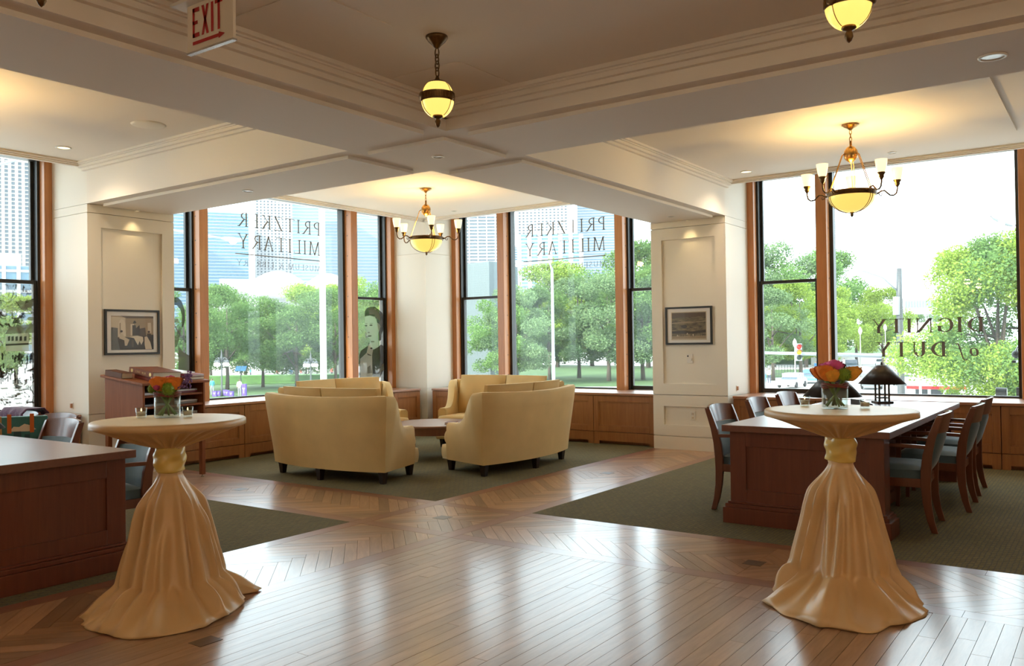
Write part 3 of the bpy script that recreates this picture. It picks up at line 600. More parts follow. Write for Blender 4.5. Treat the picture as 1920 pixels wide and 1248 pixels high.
# ------------------------------------------------------------------ curved sofas (facing +y, y = 0 along the back corners)
def make_sofa(label):
    t = thing('curved_sofa', label, 'sofa', (0, 0, 0), 0, 'curved gold sofas around the coffee table')
    hb, ha, dp, sag, th = .88, .68, .68, .15, .12
    path = []                                             # plan of the outer face, with parameter for arm/back
    for i in range(13): f = i/12; path.append((-lerp(ha, hb, f), lerp(dp, .0, f), 'a', f))
    for i in range(1, 24): u = -1+2*i/24; path.append((u*hb, -sag*(1-u*u), 'b', u))
    for i in range(13): f = 1-i/12; path.append((lerp(ha, hb, f), lerp(dp, .0, f), 'a', f))
    n = len(path); nor = []
    for i in range(n):
        a, b = path[max(i-1, 0)], path[min(i+1, n-1)]; tx, ty = b[0]-a[0], b[1]-a[1]; l = math.hypot(tx, ty); nor.append((ty/l, -tx/l))   # outward? fixed below
    def top(p):
        if p[2] == 'b': return .915+.02*(p[3]**2)
        f = p[3]; return .555+(.38)*sm((f-.22)/.78)**1.15
    rows = [[] for _ in range(9)]
    for i, p in enumerate(path):
        nx, ny = nor[i]; c = Vector((p[0], p[1]-.4))
        if nx*c.x+ny*c.y < 0: nx, ny = -nx, -ny
        zt = top(p); isb = 1 if p[2] == 'b' else sm(p[3]*1.3-.3)
        def P(off, z):
            fl_ = .115*isb*max(0, (z-.25))/.68; return (p[0]+nx*(off+fl_), p[1]+ny*(off+fl_), z)
        rows[0].append(P(-th, .13)); rows[1].append(P(0, .13)); rows[2].append(P(.012, .3)); rows[3].append(P(.010, zt-.16)); rows[4].append(P(.004, zt-.03)); rows[5].append(P(-.02, zt)); rows[6].append(P(-th+.02, zt)); rows[7].append(P(-th, zt-.03)); rows[8].append(P(-th, .3))
    m = MB().grid(rows, cv=True); N_ = n
    for e in (0, n-1): m.f.append(tuple(r*N_+e for r in range(9)) if e else tuple(r*N_+e for r in range(9))[::-1])
    m.build('back_and_arms', M['sofa'], t, fix=True, angle=.75)
    def slab(name, mt, plan, z0, z1, rnd, parent=t):      # rounded slab over a plan polygon
        cx = sum(p[0] for p in plan)/len(plan); cy = sum(p[1] for p in plan)/len(plan)
        def ins(k): return [(p[0]+(cx-p[0])*k, p[1]+(cy-p[1])*k) for p in plan]
        R_ = [(ins(rnd*1.2), z0), (ins(.25*rnd), z0+.25*(z1-z0)), (plan, (z0+z1)/2), (ins(.25*rnd), z1-.25*(z1-z0)), (ins(rnd), z1-.04*(z1-z0)), (ins(.4), z1+.008), (ins(.9), z1+.012)]
        m = MB().grid([[(x, y, z) for x, y in pl] for pl, z in R_], cu=True); m.f.append(tuple(range(len(plan)))[::-1]); k = len(m.v)-len(plan); m.f.append(tuple(range(k, k+len(plan))))
        return m.build(name, mt, parent, smooth=True, fix=True)
    def planq(u0, u1, y0, y1, bow=0, nn=8):
        def X(u, y): return u*lerp(hb-.1, ha-.02, max(0, y)/dp)
        b = [(X(lerp(u0, u1, i/nn), y0), y0-(sag*.9)*(1-lerp(u0, u1, i/nn)**2)*1.0) for i in range(nn+1)]
        f = [(X(lerp(u1, u0, i/nn), y1), y1-bow*(1-lerp(u1, u0, i/nn)**2)) for i in range(nn+1)]
        e1 = [(lerp(b[-1][0], f[0][0], k/5), lerp(b[-1][1], f[0][1], k/5)) for k in range(1, 5)]; e2 = [(lerp(f[-1][0], b[0][0], k/5), lerp(f[-1][1], b[0][1], k/5)) for k in range(1, 5)]
        return b+e1+f+e2
    slab('seat_base', M['sofa'], planq(-1.0, 1.0, .0, .80, .05), .13, .30, .015)
    for s in (-1, 1):
        slab('seat_cushion', M['cushion'], planq(*((-.97, -.005) if s < 0 else (.005, .97)),   .16, .77, .05), .30, .455, .05)
        rows = []; nu, nv = 11, 9
        for j in range(nv):
            v = j/(nv-1); r_ = []
            for i in range(nu): r_.append((i/(nu-1), v))
            rows.append(r_)
        def BC(u, v, side):
            U = lerp(*((-.90, -.01) if s < 0 else (.01, .90)), u); q = (1-abs(2*u-1)**5)*(1-abs(2*v-1)**5)
            yb = .075-sag*.92*(1-U*U)-.10*v; y_ = yb+(.04+.055*q if side > 0 else -.01-.03*q); y_ += .10
            return (U*(hb-.05), y_-.02, lerp(.455, 1.005+.01*q, v))
        A = [[BC(u, v, 1) for u, v in r_] for r_ in rows]; B_ = [[BC(u, v, -1) for u, v in r_] for r_ in rows]
        m = MB().grid(A); m.grid([r_[::-1] for r_ in B_]); rim = lambda R: R[0]+[r[-1] for r in R[1:]]+R[-1][::-1][1:]+[r[0] for r in R[::-1][1:-1]]; m.grid([rim(A), rim(B_)], cu=True)
        m.build('back_cushion', M['cushion'], t, fix=True, angle=1.0)
    for x, y in ((-.80, .05), (.80, .05), (0, -.10), (-.60, .68), (.60, .68), (0, .68)):
        r1, r0 = .040, .026; m = MB().hexa([(x-r0, y-r0, 0), (x+r0, y-r0, 0), (x+r0, y+r0, 0), (x-r0, y+r0, 0), (x-r1, y-r1, .135), (x+r1, y-r1, .135), (x+r1, y+r1, .135), (x-r1, y+r1, .135)]); m.build('leg', M['footdark'], t, bevel=.004)
    return t
sf = make_sofa('curved gold velvet sofa showing its back, beside the left draped table')
sf.location = (.95, 2.46, 0); sf.rotation_euler = (0, 0, -PI/2)
dup(sf, (2.76, 1.00, 0), 0, 'curved gold velvet sofa showing its back, in front of the right lettered window')
dup(sf, (2.68, 4.14, 0), PI, 'curved gold velvet sofa facing the room below the portrait pane')
dup(sf, (4.45, 2.56, 0), PI/2, 'curved gold velvet sofa facing the room below the glass block tower')

t = thing('coffee_table', 'round dark cherry coffee table in the middle of the sofas', 'table', (2.92, 2.58, 0))
MB().lathe([(.0005, .45), (.555, .45), (.565, .443), (.565, .425), (.555, .418), (.0005, .418)], 48).build('table_top', M['cherrytop'], t, angle=.6)
MB().lathe([(.505, .418), (.505, .325), (.485, .325), (.485, .418)], 48).build('apron', M['cherry'], t, angle=.6)
for k in range(4):
    a = k*PI/2; MB().box((-.03, -.03, 0), (.03, .03, .42)).build('leg', M['cherry'], t, bevel=.004).location = (.44*math.cos(a), .44*math.sin(a), 0)
b = thing('book', 'small dark red book lying on the round coffee table', 'book', (2.88, 2.27, .4505), .5)
MB().box((-.10, -.07, 0), (.10, .07, .004)).build('cover', mat('maroon_cover', (.12, .02, .02), .4), b); MB().box((-.095, -.068, .004), (.097, .065, .018)).build('pages', mat('paper', (.72, .68, .58), .8), b); MB().box((-.10, -.07, .018), (.10, .07, .022)).build('cover', bpy.data.materials['maroon_cover'], b)

# ------------------------------------------------------------------ sloped reading stand with books and magazines
bs = thing('reading_stand', 'dark wooden reading stand with sloped top and open shelves before the pier', 'stand', (-.06, 3.76, 0), math.radians(8))
Ws, Ds, zf, zb = .42, .60, 1.075, 1.155
def zt_(y): return zf+(zb-zf)*(y/Ds)
st = M['stand']
for s in (-1, 1):
    x0, x1 = sorted((s*(Ws-.0), s*(Ws-.025)))
    MB().hexa([(x0, .0, .56), (x1, .0, .56), (x1, Ds, .56), (x0, Ds, .56), (x0, .0, zt_(0)), (x1, .0, zt_(0)), (x1, Ds, zt_(Ds)), (x0, Ds, zt_(Ds))]).build('side_panel', st, bs, bevel=.003)
    for y in (.0, Ds-.05):
        l = MB().box((x0 if s < 0 else x1-.05, y, .025), (x0+.05 if s < 0 else x1, y+.05, .57)).build('leg', st, bs, bevel=.003)
        MB().lathe([(.008, .02), (.008, .012), (.018, .010), (.018, 0), (.0005, 0)], 12, (s*(Ws-.025), y+.025, 0)).build('glide', M['chrome'], l, smooth=True)
MB().hexa([(-Ws-.035, -.04, zt_(-.04)), (Ws+.035, -.04, zt_(-.04)), (Ws+.035, Ds+.03, zt_(Ds+.03)), (-Ws-.035, Ds+.03, zt_(Ds+.03)), (-Ws-.035, -.04, zt_(-.04)+.028), (Ws+.035, -.04, zt_(-.04)+.028), (Ws+.035, Ds+.03, zt_(Ds+.03)+.028), (-Ws-.035, Ds+.03, zt_(Ds+.03)+.028)]).build('sloped_top', st, bs, bevel=.005)
MB().box((-Ws+.025, Ds-.02, .56), (Ws-.025, Ds, zb)).build('back_panel', st, bs)
for z in (.56, .70, .82, .94): MB().box((-Ws+.025, .01, z), (Ws-.025, Ds-.02, z+.022)).build('shelf', st, bs, bevel=.002)
MB().box((-.006, .02, .58), (.006, Ds-.02, zf)).build('divider', st, bs)
PAGES = bpy.data.materials['paper']
def book(label, c, size, rz, base, cov, slope=True, title=None):
    w_, d_, h_ = size; t = thing('book', label, 'book', (0, 0, 0), 0, 'books on the reading stand'); t.matrix_world = base @ Matrix.Translation(c) @ Matrix.Rotation(rz, 4, 'Z')
    e = .004; m = MB().box((-w_/2, -d_/2, 0), (w_/2, d_/2, e)); m.box((-w_/2, -d_/2, h_-e), (w_/2, d_/2, h_)); m.box((-w_/2, -d_/2, 0), (-w_/2+e, d_/2, h_)); m.build('cover', cov, t, bevel=.002)
    MB().box((-w_/2+e, -d_/2+.006, e), (w_/2-.006, d_/2-.006, h_-e)).build('pages', PAGES, t); return t
bsw = Matrix.Translation((-.06, 3.76, 0)) @ Matrix.Rotation(math.radians(8), 4, 'Z')
top = bsw @ Matrix.Translation((0, 0, zf+.0285)) @ Matrix.Rotation(math.atan2(zb-zf, Ds), 4, 'X')
brown = mat('brown_leather', (.17, .050, .016), .55, spec=.25, noise=.2, nscale=30); redl = mat('red_leather', (.19, .035, .02), .55, spec=.25, noise=.2, nscale=30); darkb = mat('dark_brown_leather', (.11, .04, .017), .55, spec=.25)
crimson = mat('crimson_cover', (.20, .012, .03), .3); whitec = mat('white_cover', (.72, .72, .75), .3); greyc = mat('grey_cover', (.3, .3, .32), .4); gold = mat('gold_foil', (.55, .36, .12), .4, .6)
book('dark brown leather book lying behind the big atlas', (-.372, .44, 0), (.14, .27, .062), .0, top, darkb)
book('red-brown leather book under the big atlas', (-.14, .16, 0), (.26, .34, .045), -.1, top, redl)
civil = book('large brown leather atlas with CIVIL WAR in gold on its spine', (-.12, .18, .0465), (.34, .45, .062), -.12, top, brown)
book('thick grey-covered book lying beside the atlas', (.16, .475, 0), (.22, .26, .04), .0, top, greyc)
book('tan-edged thick book at the right end of the reading stand', (.30, .16, 0), (.24, .30, .034), .06, top, darkb)
book('crimson magazine lying on the thick book', (.31, .17, .0345), (.23, .30, .02), .12, top, crimson)
book('white glossy magazine lying over the crimson one', (.265, .25, .055), (.21, .28, .012), .3, top, whitec)
sh = bsw
for k, (z, x, h, c_) in enumerate(((.962, .205, .02, crimson), (.982, .20, .02, whitec), (.842, .20, .022, greyc), (.864, .205, .018, whitec), (.842, -.205, .02, greyc), (.962, -.20, .025, whitec), (.722, .2, .03, whitec), (.722, -.2, .02, greyc))):
    book(['crimson pamphlet on the upper shelf', 'white pamphlet atop the crimson one', 'grey folder on the middle shelf', 'white folder atop the grey one', 'grey booklet on the left middle shelf', 'white booklet on the left upper shelf', 'white ledger on the lower shelf', 'grey ledger on the left lower shelf'][k]+' of the reading stand', (x, .22, z+.0005), (.28, .36, h), PI/2, sh, c_)

# ------------------------------------------------------------------ draped cocktail tables
def cocktail(label, loc, seed, hem, rz=0):
    t = thing('cocktail_table', label, 'table', loc, rz, 'draped cocktail tables'); r = random.Random(seed); n = 220; H = 1.06; RT = .418
    ths = sorted((q+r.uniform(-.3, .3))*2*PI/17 for q in range(17)); rid = [(th, r.uniform(.055, .12), r.uniform(.035, .08), r.uniform(-.18, .18), r.choice([0, 0, 0, .15, .3])) for th in ths]
    uth = [((q+r.uniform(-.35, .35))*2*PI/30, r.uniform(.035, .07), r.uniform(.5, 1.2)) for q in range(30)]
    fold = [(k, r.uniform(0, 2*PI), r.uniform(.6, 1)/(1+.035*k)) for k in (3, 5, 8, 11)]
    def F(a, fs, tw=0): return sum(w_*math.cos(k*(a+tw)+p) for k, p, w_ in fs)/sum(w_ for _, _, w_ in fs)
    def wrap(a): return (a+PI) % (2*PI)-PI
    def RG(a, f): return sum(A_*math.exp(-(wrap(a-th-tw*f)/(sg*(1.25-.35*f)))**2)*sm((f-s0)/.25) for th, sg, A_, tw, s0 in rid)
    def UG(a): return sum(A_*math.exp(-(wrap(a-th)/sg)**2) for th, sg, A_ in uth)-.45
    def hemr(a):                                            # hem radius around the floor, from control points
        a = a % (2*PI); 
        for (a0, r0), (a1, r1) in zip(hem, hem[1:]+[(hem[0][0]+2*PI, hem[0][1])]):
            if a0 <= a <= a1: return lerp(r0, r1, sm((a-a0)/(a1-a0)))
            if a0 <= a+2*PI <= a1: return lerp(r0, r1, sm((a+2*PI-a0)/(a1-a0)))
        return hem[0][1]
    A = [2*PI*i/n for i in range(n)]; rows = []
    rows.append([(1e-4*math.cos(a), 1e-4*math.sin(a), H) for a in A])
    for rr, z in ((.2, H), (.38, H), (RT-.006, H-.0005), (RT, H-.006), (RT+.001, H-.02), (RT+.001, H-.036)):
        rows.append([(rr*math.cos(a), rr*math.sin(a), z) for a in A])
    for k in range(1, 15):                                  # gathered underside, down to the sash
        f = k/14; z = lerp(H-.040, .902, f**1.2); base = lerp(RT-.004, .078, f**.85); row = []
        for a in A:
            q = UG(a)*.026*math.sin(PI*min(f, 1))**.8; rr = base+q*.6; row.append((rr*math.cos(a), rr*math.sin(a), z-q*.9))
        rows.append(row)
    for z in (.86, .80, .775): rows.append([(.074*math.cos(a), .074*math.sin(a), z) for a in A])
    for k in range(1, 41):                                  # skirt
        f = k/40; z = lerp(.775, .010, f**.95); row = []
        for a in A:
            hr = hemr(a); prof = .070+.075*sm(f/.22)+.115*sm((f-.12)/.85)+(hr-.26)*max(0, (f-.80)/.20)**1.45
            rr = prof+RG(a, f)*(.35+.65*sm(f/.35))*(1-.55*sm((f-.88)/.12))-.006+.012*F(a, fold, .5*f)*sm(f/.4); zz = z
            if f > .78:
                g = (f-.78)/.22; zz = z+.04*math.sin(PI*min(1, g*1.02))*max(0, F(a, fold, .3)+.30+RG(a, 1)*6-.2)*sm((hr-.28)/.15)
            if f > .74:
                g = sm((f-.74)/.12)*(1-.6*sm((f-.93)/.07)); c1 = math.sin(9*a+5*f+seed)+.7*math.sin(14*a-9*f)+.5*math.sin(23*a+seed); rr += .011*g*c1; zz += .013*g*max(0, c1)
            row.append((rr*math.cos(a), rr*math.sin(a), max(zz, .006)))
        rows.append(row)
    rows.append([(hemr(a)*1.0*math.cos(a)+.02*F(a, fold)*math.cos(a), hemr(a)*math.sin(a)+.02*F(a, fold)*math.sin(a), .003) for a in A])
    rows.append([((hemr(a)-.035)*math.cos(a), (hemr(a)-.035)*math.sin(a), .002) for a in A])
    MB().grid(rows, cu=True).build('tablecloth', M['satin'], t, smooth=True)
    rows = []
    for k in range(25):
        f = k/24; row = []
        for a in A[::2]:
            wv = .0035*math.sin(2*PI*1.3*f+2*a+seed)+.003*math.sin(2*PI*2.1*f-3*a)+.002*math.sin(5*a+7*f+seed)
            rr = .080+wv+.006*math.sin(PI*f)-(.012 if k in (0, 24) else 0); row.append((rr*math.cos(a), rr*math.sin(a), lerp(.765, .912, f)+.006*math.sin(a+.7)))
        rows.append(row)
    MB().grid(rows, cu=True).build('sash', M['sash'], t, smooth=True); return t
def hempts(c, pts, back):
    d = sorted([(math.atan2(y-c[1], x-c[0]) % (2*PI), math.hypot(x-c[0], y-c[1])) for x, y in pts]+back); return d
cL, cR = (-2.71, -.26), (-.45, -3.38)
cocktail('round cocktail table draped in gold satin, beside the left library table', (*cL, 0), 5,
         hempts(cL, [(-3.20, -.36), (-3.13, -.64), (-2.96, -.75), (-2.62, -.68), (-2.42, -.52), (-2.40, -.42), (-2.27, -.48), (-2.20, -.20), (-2.36, -.10)], [(.9, .36), (1.6, .34), (2.3, .38), (2.8, .46)]))
cocktail('round cocktail table draped in gold satin, in front of the street window table', (*cR, 0), 11,
         hempts(cR, [(-.90, -3.09), (-1.04, -3.26), (-1.09, -3.48), (-1.06, -3.66), (-.88, -3.74), (-.68, -3.83), (-.36, -3.74), (-.24, -3.62)], [(.2, .36), (.9, .34), (1.5, .33), (2.1, .38)]))

# ------------------------------------------------------------------ flowers and candles
petal = {k: mat('petal_'+k, c, .55, sheen=.2, noise=.15, nscale=60) for k, c in dict(orange=(.85, .25, .03), amber=(.85, .40, .05), pink=(.80, .12, .38), magenta=(.45, .05, .16), purple=(.22, .12, .34), green=(.20, .34, .03), dark=(.05, .03, .03)).items()}
stemg = mat('stem_green', (.17, .31, .06), .5); wire = mat('red_wire', (.20, .035, .02), .45)
def rose(c, r, key, rng, tilt=(0, 0)):
    m = MB()
    for k in range(17):
        f = k/16; a0 = k*2.4; R_ = r*lerp(.22, 1.0, f**.8); w_ = lerp(1.3, .80, f); end = lerp(.90, .60, f)*PI; rows = []
        for j in range(6):
            v = j/5; row = []
            for i in range(7):
                u = -1+2*i/6; a = a0+u*w_; ph = lerp(.14*PI, end-.10*PI*u*u, v); q = R_*math.sin(ph)+r*.16*f*max(0, v-.7)/.3; row.append((q*math.cos(a), q*math.sin(a), -R_*math.cos(ph)*1.05+r*.10*(1-f)+r*.05*math.sin(3*u+k)*v))
            rows.append(row)
        m.grid(rows)
    m.v = [(c[0]+x+tilt[0]*z, c[1]+y+tilt[1]*z, c[2]+z) for x, y, z in m.v]; return m
def pom(c, r, rng, nn=240):
    m = MB().ball(c, r*.78, 12, 8)
    for _ in range(nn):
        d = Vector((rng.gauss(0, 1), rng.gauss(0, 1), rng.gauss(0, 1))).normalized(); s_ = d.orthogonal().normalized()*r*.07; b_ = Vector(c)+d*r*.7; e = Vector(c)+d*r*rng.uniform(.92, 1.08)
        m.poly([b_+s_, b_-s_, e])
    return m
def bouquet(label, loc, rz, spec, seed):
    t = thing('flower_vase', label, 'vase', loc, rz, 'flower vases on the draped tables'); t.scale = (1.30, 1.30, 1.36); rng = random.Random(seed); R_, h = .056, .105
    MB().lathe([(.0005, .004), (R_-.003, .006), (R_-.003, h), (R_, h), (R_, .003), (R_-.004, 0), (.0005, 0)], 32).build('glass', M['vaseglass'], t, smooth=True)
    MB().lathe([(.0005, .007), (R_-.005, .008), (R_-.005, h*.72), (.0005, h*.72)], 24).build('water', M['water'], t, smooth=True)
    m = MB()
    for k in range(4): m.tube([(R_*1.03*math.cos(a/20*2*PI), R_*1.03*math.sin(a/20*2*PI), h-.012+k*.005+.003*math.sin(a+k)) for a in range(20)], .0022, 6, closed=True)
    m.build('wire_band', wire, t, smooth=True)
    for k in range(8):
        a = rng.uniform(0, 2*PI); b = a+PI+rng.uniform(-.7, .7)
        MB().tube([(R_*.72*math.cos(a), R_*.72*math.sin(a), .012), (R_*.1*math.cos(b), R_*.1*math.sin(b), h*.6), (R_*.8*math.cos(b), R_*.8*math.sin(b), h+.02)], .0045, 6).build('stem', stemg, t, smooth=True)
    for kind, key, x, y, z, r in spec:
        r *= {'rose': 1.28, 'ball': 1.15, 'pom': 1.1, 'spike': 1.2}[kind]; z += .012; x *= 1.12
        if kind == 'rose': rose((x, y, z), r, key, rng, (x*4, y*4)).build('rose', petal[key], t, smooth=True)
        elif kind == 'pom': pom((x, y, z), r, rng).build('pompom', petal[key], t)
        elif kind == 'ball':
            m = rose((x, y, z), r, key, rng); m.ball((x, y, z), r*.7, 12, 8); m.build('bud', petal[key], t, smooth=True)
        elif kind == 'spike':
            m = MB()
            for q in range(70):
                f = rng.random(); c = (x*(1+.5*f)+rng.gauss(0, .010), y*(1+.5*f)+rng.gauss(0, .010), z+f*r+rng.gauss(0, .004)); m.ball(c, .0055, 5, 3)
            m.build('statice', petal[key], t)
    return t
# local axes: x to the right as seen from the room middle, y away
yawv = YAW-PI/2
bouquet('small glass vase of orange roses with purple statice on the left draped table', (-2.634, -0.121, 1.0605), yawv,
        [('rose', 'orange', -.022, -.02, .142, .034), ('rose', 'orange', .030, -.012, .140, .033), ('pom', 'green', .022, -.052, .112, .029), ('pom', 'green', -.055, -.02, .112, .020), ('ball', 'magenta', -.022, -.056, .121, .013), ('ball', 'pink', .008, .02, .158, .014), ('spike', 'purple', .062, .0, .11, .06), ('ball', 'pink', -.01, .03, .155, .013)], 2)
bouquet('small glass vase with orange roses, pink peony and green pompom on the right draped table', (-.40, -3.34, 1.0605), yawv,
        [('rose', 'orange', -.045, -.03, .150, .036), ('rose', 'amber', -.028, -.045, .140, .030), ('ball', 'pink', .0, .0, .172, .034), ('ball', 'pink', -.025, .02, .165, .028), ('rose', 'amber', .065, -.01, .145, .033), ('pom', 'green', .022, -.050, .135, .031), ('ball', 'dark', .04, .02, .172, .013), ('rose', 'orange', -.06, .01, .145, .028)], 4)
wax = mat('candle_wax', (.75, .66, .52), .5); flame = glow('candle_flame', (1.0, .62, .22), 6)
def votive(label, loc):
    t = thing('votive_candle', label, 'candle', loc, 0, 'votive candles on the draped tables'); t.scale = (1.12, 1.12, 1.3)
    MB().lathe([(.0005, .006), (.021, .007), (.0265, .045), (.029, .045), (.0245, .003), (.022, 0), (.0005, 0)], 28).build('glass_cup', M['vaseglass'], t, smooth=True)
    w_ = MB().lathe([(.0005, .008), (.021, .009), (.0235, .026), (.0005, .0255)], 20).build('wax', wax, t, smooth=True)
    MB().tube([(0, 0, .025), (0, 0, .031)], .0007, 5).build('wick', M['black'], w_); MB().lathe([(.0003, .029), (.0028, .032), (.0030, .035), (.0015, .040), (.0002, .044)], 10).build('flame', flame, t, smooth=True)
    return t
for px, py, z, lab in ((265, 783, 1.0605, 'lit votive candle left of the vase with purple statice'), (352, 781, 1.0605, 'lit votive candle right of the vase with purple statice'), (1509, 760, 1.0605, 'lit votive candle left of the pink peony vase'), (1622, 765, 1.0605, 'lit votive candle right of the pink peony vase')):
    p = on(px, py, 'z', 1.06); votive(lab, (p.x, p.y, z))
m = MB(); a = on(232, 752, 'z', 1.13)

# ------------------------------------------------------------------ table lamps
lampm = mat('dark_bronze_shade', (.07, .062, .056), .36, .6)
def lamp(label, loc, rz=.6):
    t = thing('table_lamp', label, 'lamp', loc, rz, 'conical table lamps')
    MB().box((-.085, -.085, 0), (.085, .085, .022)).build('base', lampm, t, bevel=.004)
    for sx in (-1, 1):
        for sy in (-1, 1): MB().box((sx*.05-.008, sy*.05-.008, .022), (sx*.05+.008, sy*.05+.008, .262)).build('post', lampm, t)
    for z in (.05, .20, .25):
        m = MB()
        for q in ((-.058, -.056, .058, -.044), (-.058, .044, .058, .056), (-.056, -.058, -.044, .058), (.044, -.058, .056, .058)): m.box((q[0], q[1], z), (q[2], q[3], z+.012))
        m.build('crossbar', lampm, t)
    MB().lathe([(.232, .205), (.235, .203), (.060, .395), (.055, .397), (.052, .392), (.230, .207)], 40).build('shade', lampm, t, smooth=True)
    MB().tube([(0, 0, .25), (0, 0, .41)], .006, 8).build('stem', lampm, t); MB().lathe([(.0005, .40), (.016, .402), (.010, .415), (.013, .425), (.0005, .432)], 12).build('finial', lampm, t, smooth=True)
    return t
lamp('dark bronze table lamp with conical shade, clear of the flowers', (4.00, -2.66, .7855))
lamp('dark bronze table lamp with conical shade behind the peony vase', (1.78, -2.745, .7855))
lamp('dark bronze table lamp with conical shade on the tote bag table', (-3.27, 1.05, .7855))
t = thing('notebook', 'black notebook leaning at the foot of the lamp on the library table', 'notebook', (3.72, -2.52, .7855), .7)
MB().hexa([(-.10, -.07, 0), (.10, -.07, 0), (.10, .07, .0), (-.10, .07, 0), (-.10, -.07, .006), (.10, -.07, .006), (.10, .07, .055), (-.10, .07, .055)]).build('cover', M['black'], t)

# ------------------------------------------------------------------ chandeliers and globe pendants
def chain(m, z0, z1, lk, r):
    n = max(2, round((z0-z1)/(lk*.72))); st_ = (z0-z1-lk)/(n-1) if n > 1 else 0
    for k in range(n):
        zc = z0-lk/2-k*st_; pts = []
        for i in range(14):
            a = 2*PI*i/14; u = .38*lk*.62*math.cos(a); v = lk/2*math.sin(a); pts.append((u, 0, zc+v) if k % 2 else (0, u, zc+v))
        m.tube(pts, r, 6, closed=True)
    return m
def chandelier(label, x, y):
    t = thing('chandelier', label, 'chandelier', (x, y, ZW-(.021 if y < 0 or x < 0 else 0)), 0, 'brass bowl chandeliers'); br, db = M['brass'], M['darkbrass']
    MB().lathe([(.0005, 0), (.078, 0), (.080, -.010), (.066, -.018), (.060, -.026), (.030, -.040), (.014, -.056), (.0005, -.058)], 32).build('canopy', br, t, smooth=True)
    chain(MB(), -.055, -.165, .045, .0035).build('chain', br, t, smooth=True)
    MB().lathe([(.0005, -.16), (.012, -.162), (.012, -.21), (.018, -.212), (.040, -.225), (.060, -.255), (.066, -.29), (.060, -.325), (.040, -.352), (.015, -.365), (.008, -.376), (.0005, -.38)], 28).build('stem_ball', br, t, smooth=True)
    for k in range(3):
        a = YAW+PI+.55+k*2*PI/3; c, s_ = math.cos(a), math.sin(a); m = MB()
        for o_ in (-.012, .012): m.tube([(.066*c-o_*s_*.6, .066*s_+o_*c*.6, -.285), (.085*c-o_*s_*.8, .085*s_+o_*c*.8, -.30), (.20*c-o_*s_, .20*s_+o_*c, -.62), (.212*c-o_*s_, .212*s_+o_*c, -.655)], .0042, 6)
        m.build('rod', br, t, smooth=True)
        m = MB()
        for o_ in (-.075, .075):
            pts = []
            for q in range(9):
                f = q/8; rr = .219*math.cos(f*PI/2*.97); pts.append((rr*math.cos(a+o_), rr*math.sin(a+o_), -.69-.165*math.sin(f*PI/2)))
            m.tube(pts, .0032, 5)
        m.build('bowl_rib', db, t, smooth=True)
    MB().lathe([(.212, -.650), (.226, -.648), (.228, -.660), (.222, -.668), (.226, -.690), (.218, -.696), (.210, -.690), (.212, -.650)], 48).build('ring', db, t, smooth=True)
    MB().lathe([(.212*math.cos(f*PI/2/12), -.688-.160*math.sin(f*PI/2/12)) for f in range(12)]+[(.002, -.848)], 40).build('bowl', M['bowl'], t, smooth=True)
    MB().lathe([(.0005, -.842), (.020, -.846), (.012, -.860), (.016, -.870), (.010, -.885), (.0005, -.895)], 14).build('finial', db, t, smooth=True)
    for k in range(5):
        a = YAW-PI/2-.06-k*2*PI/5; c, s_ = math.cos(a), math.sin(a)
        def Q(r_, z): return (r_*c, r_*s_, z)
        m = MB().tube([Q(.225, -.672), Q(.25, -.668), Q(.28, -.648), Q(.31, -.645), Q(.335, -.668), Q(.36, -.69), Q(.395, -.692), Q(.42, -.672), Q(.43, -.63), Q(.43, -.60)], .0075, 8)
        m.tube([Q(.255, -.668), Q(.262, -.69), Q(.28, -.694), Q(.288, -.68), Q(.278, -.672)], .0045, 6); m.lathe([(.0005, .012), (.018, .008), (.018, -.008), (.0005, -.012)], 10, Q(.232, -.670)); arm = m.build('arm', db, t, smooth=True)
        MB().lathe([(.010, -.61), (.016, -.60), (.024, -.585), (.022, -.572), (.034, -.555), (.036, -.545), (.0005, -.545)], 18, Q(.43, 0)).build('cup', db, arm, smooth=True)
        MB().lathe([(.030, -.548), (.040, -.52), (.049, -.47), (.054, -.428), (.052, -.428), (.047, -.47), (.038, -.52), (.028, -.545)], 24, Q(.43, 0)).build('shade', M['shade'], arm, smooth=True)
        MB().ball(Q(.43, -.487), .022, 12, 8).build('bulb', M['bulb'], arm, smooth=True)
        light('shade_lamp', 'POINT', Q(.43, -.44), K_SHADE, WARM, .02, parent=t)
    light('bowl_lamp', 'POINT', (0, 0, -.62), K_BOWL, (1, .67, .20), .08, parent=t)
    return t
chandelier('brass bowl chandelier with five glass shades above the sofa ring', 3.06, 2.81)
chandelier('brass bowl chandelier with five glass shades above the street window table', 3.01, -2.63)
chandelier('brass bowl chandelier with five glass shades above the tote bag table', -2.95, 2.75)
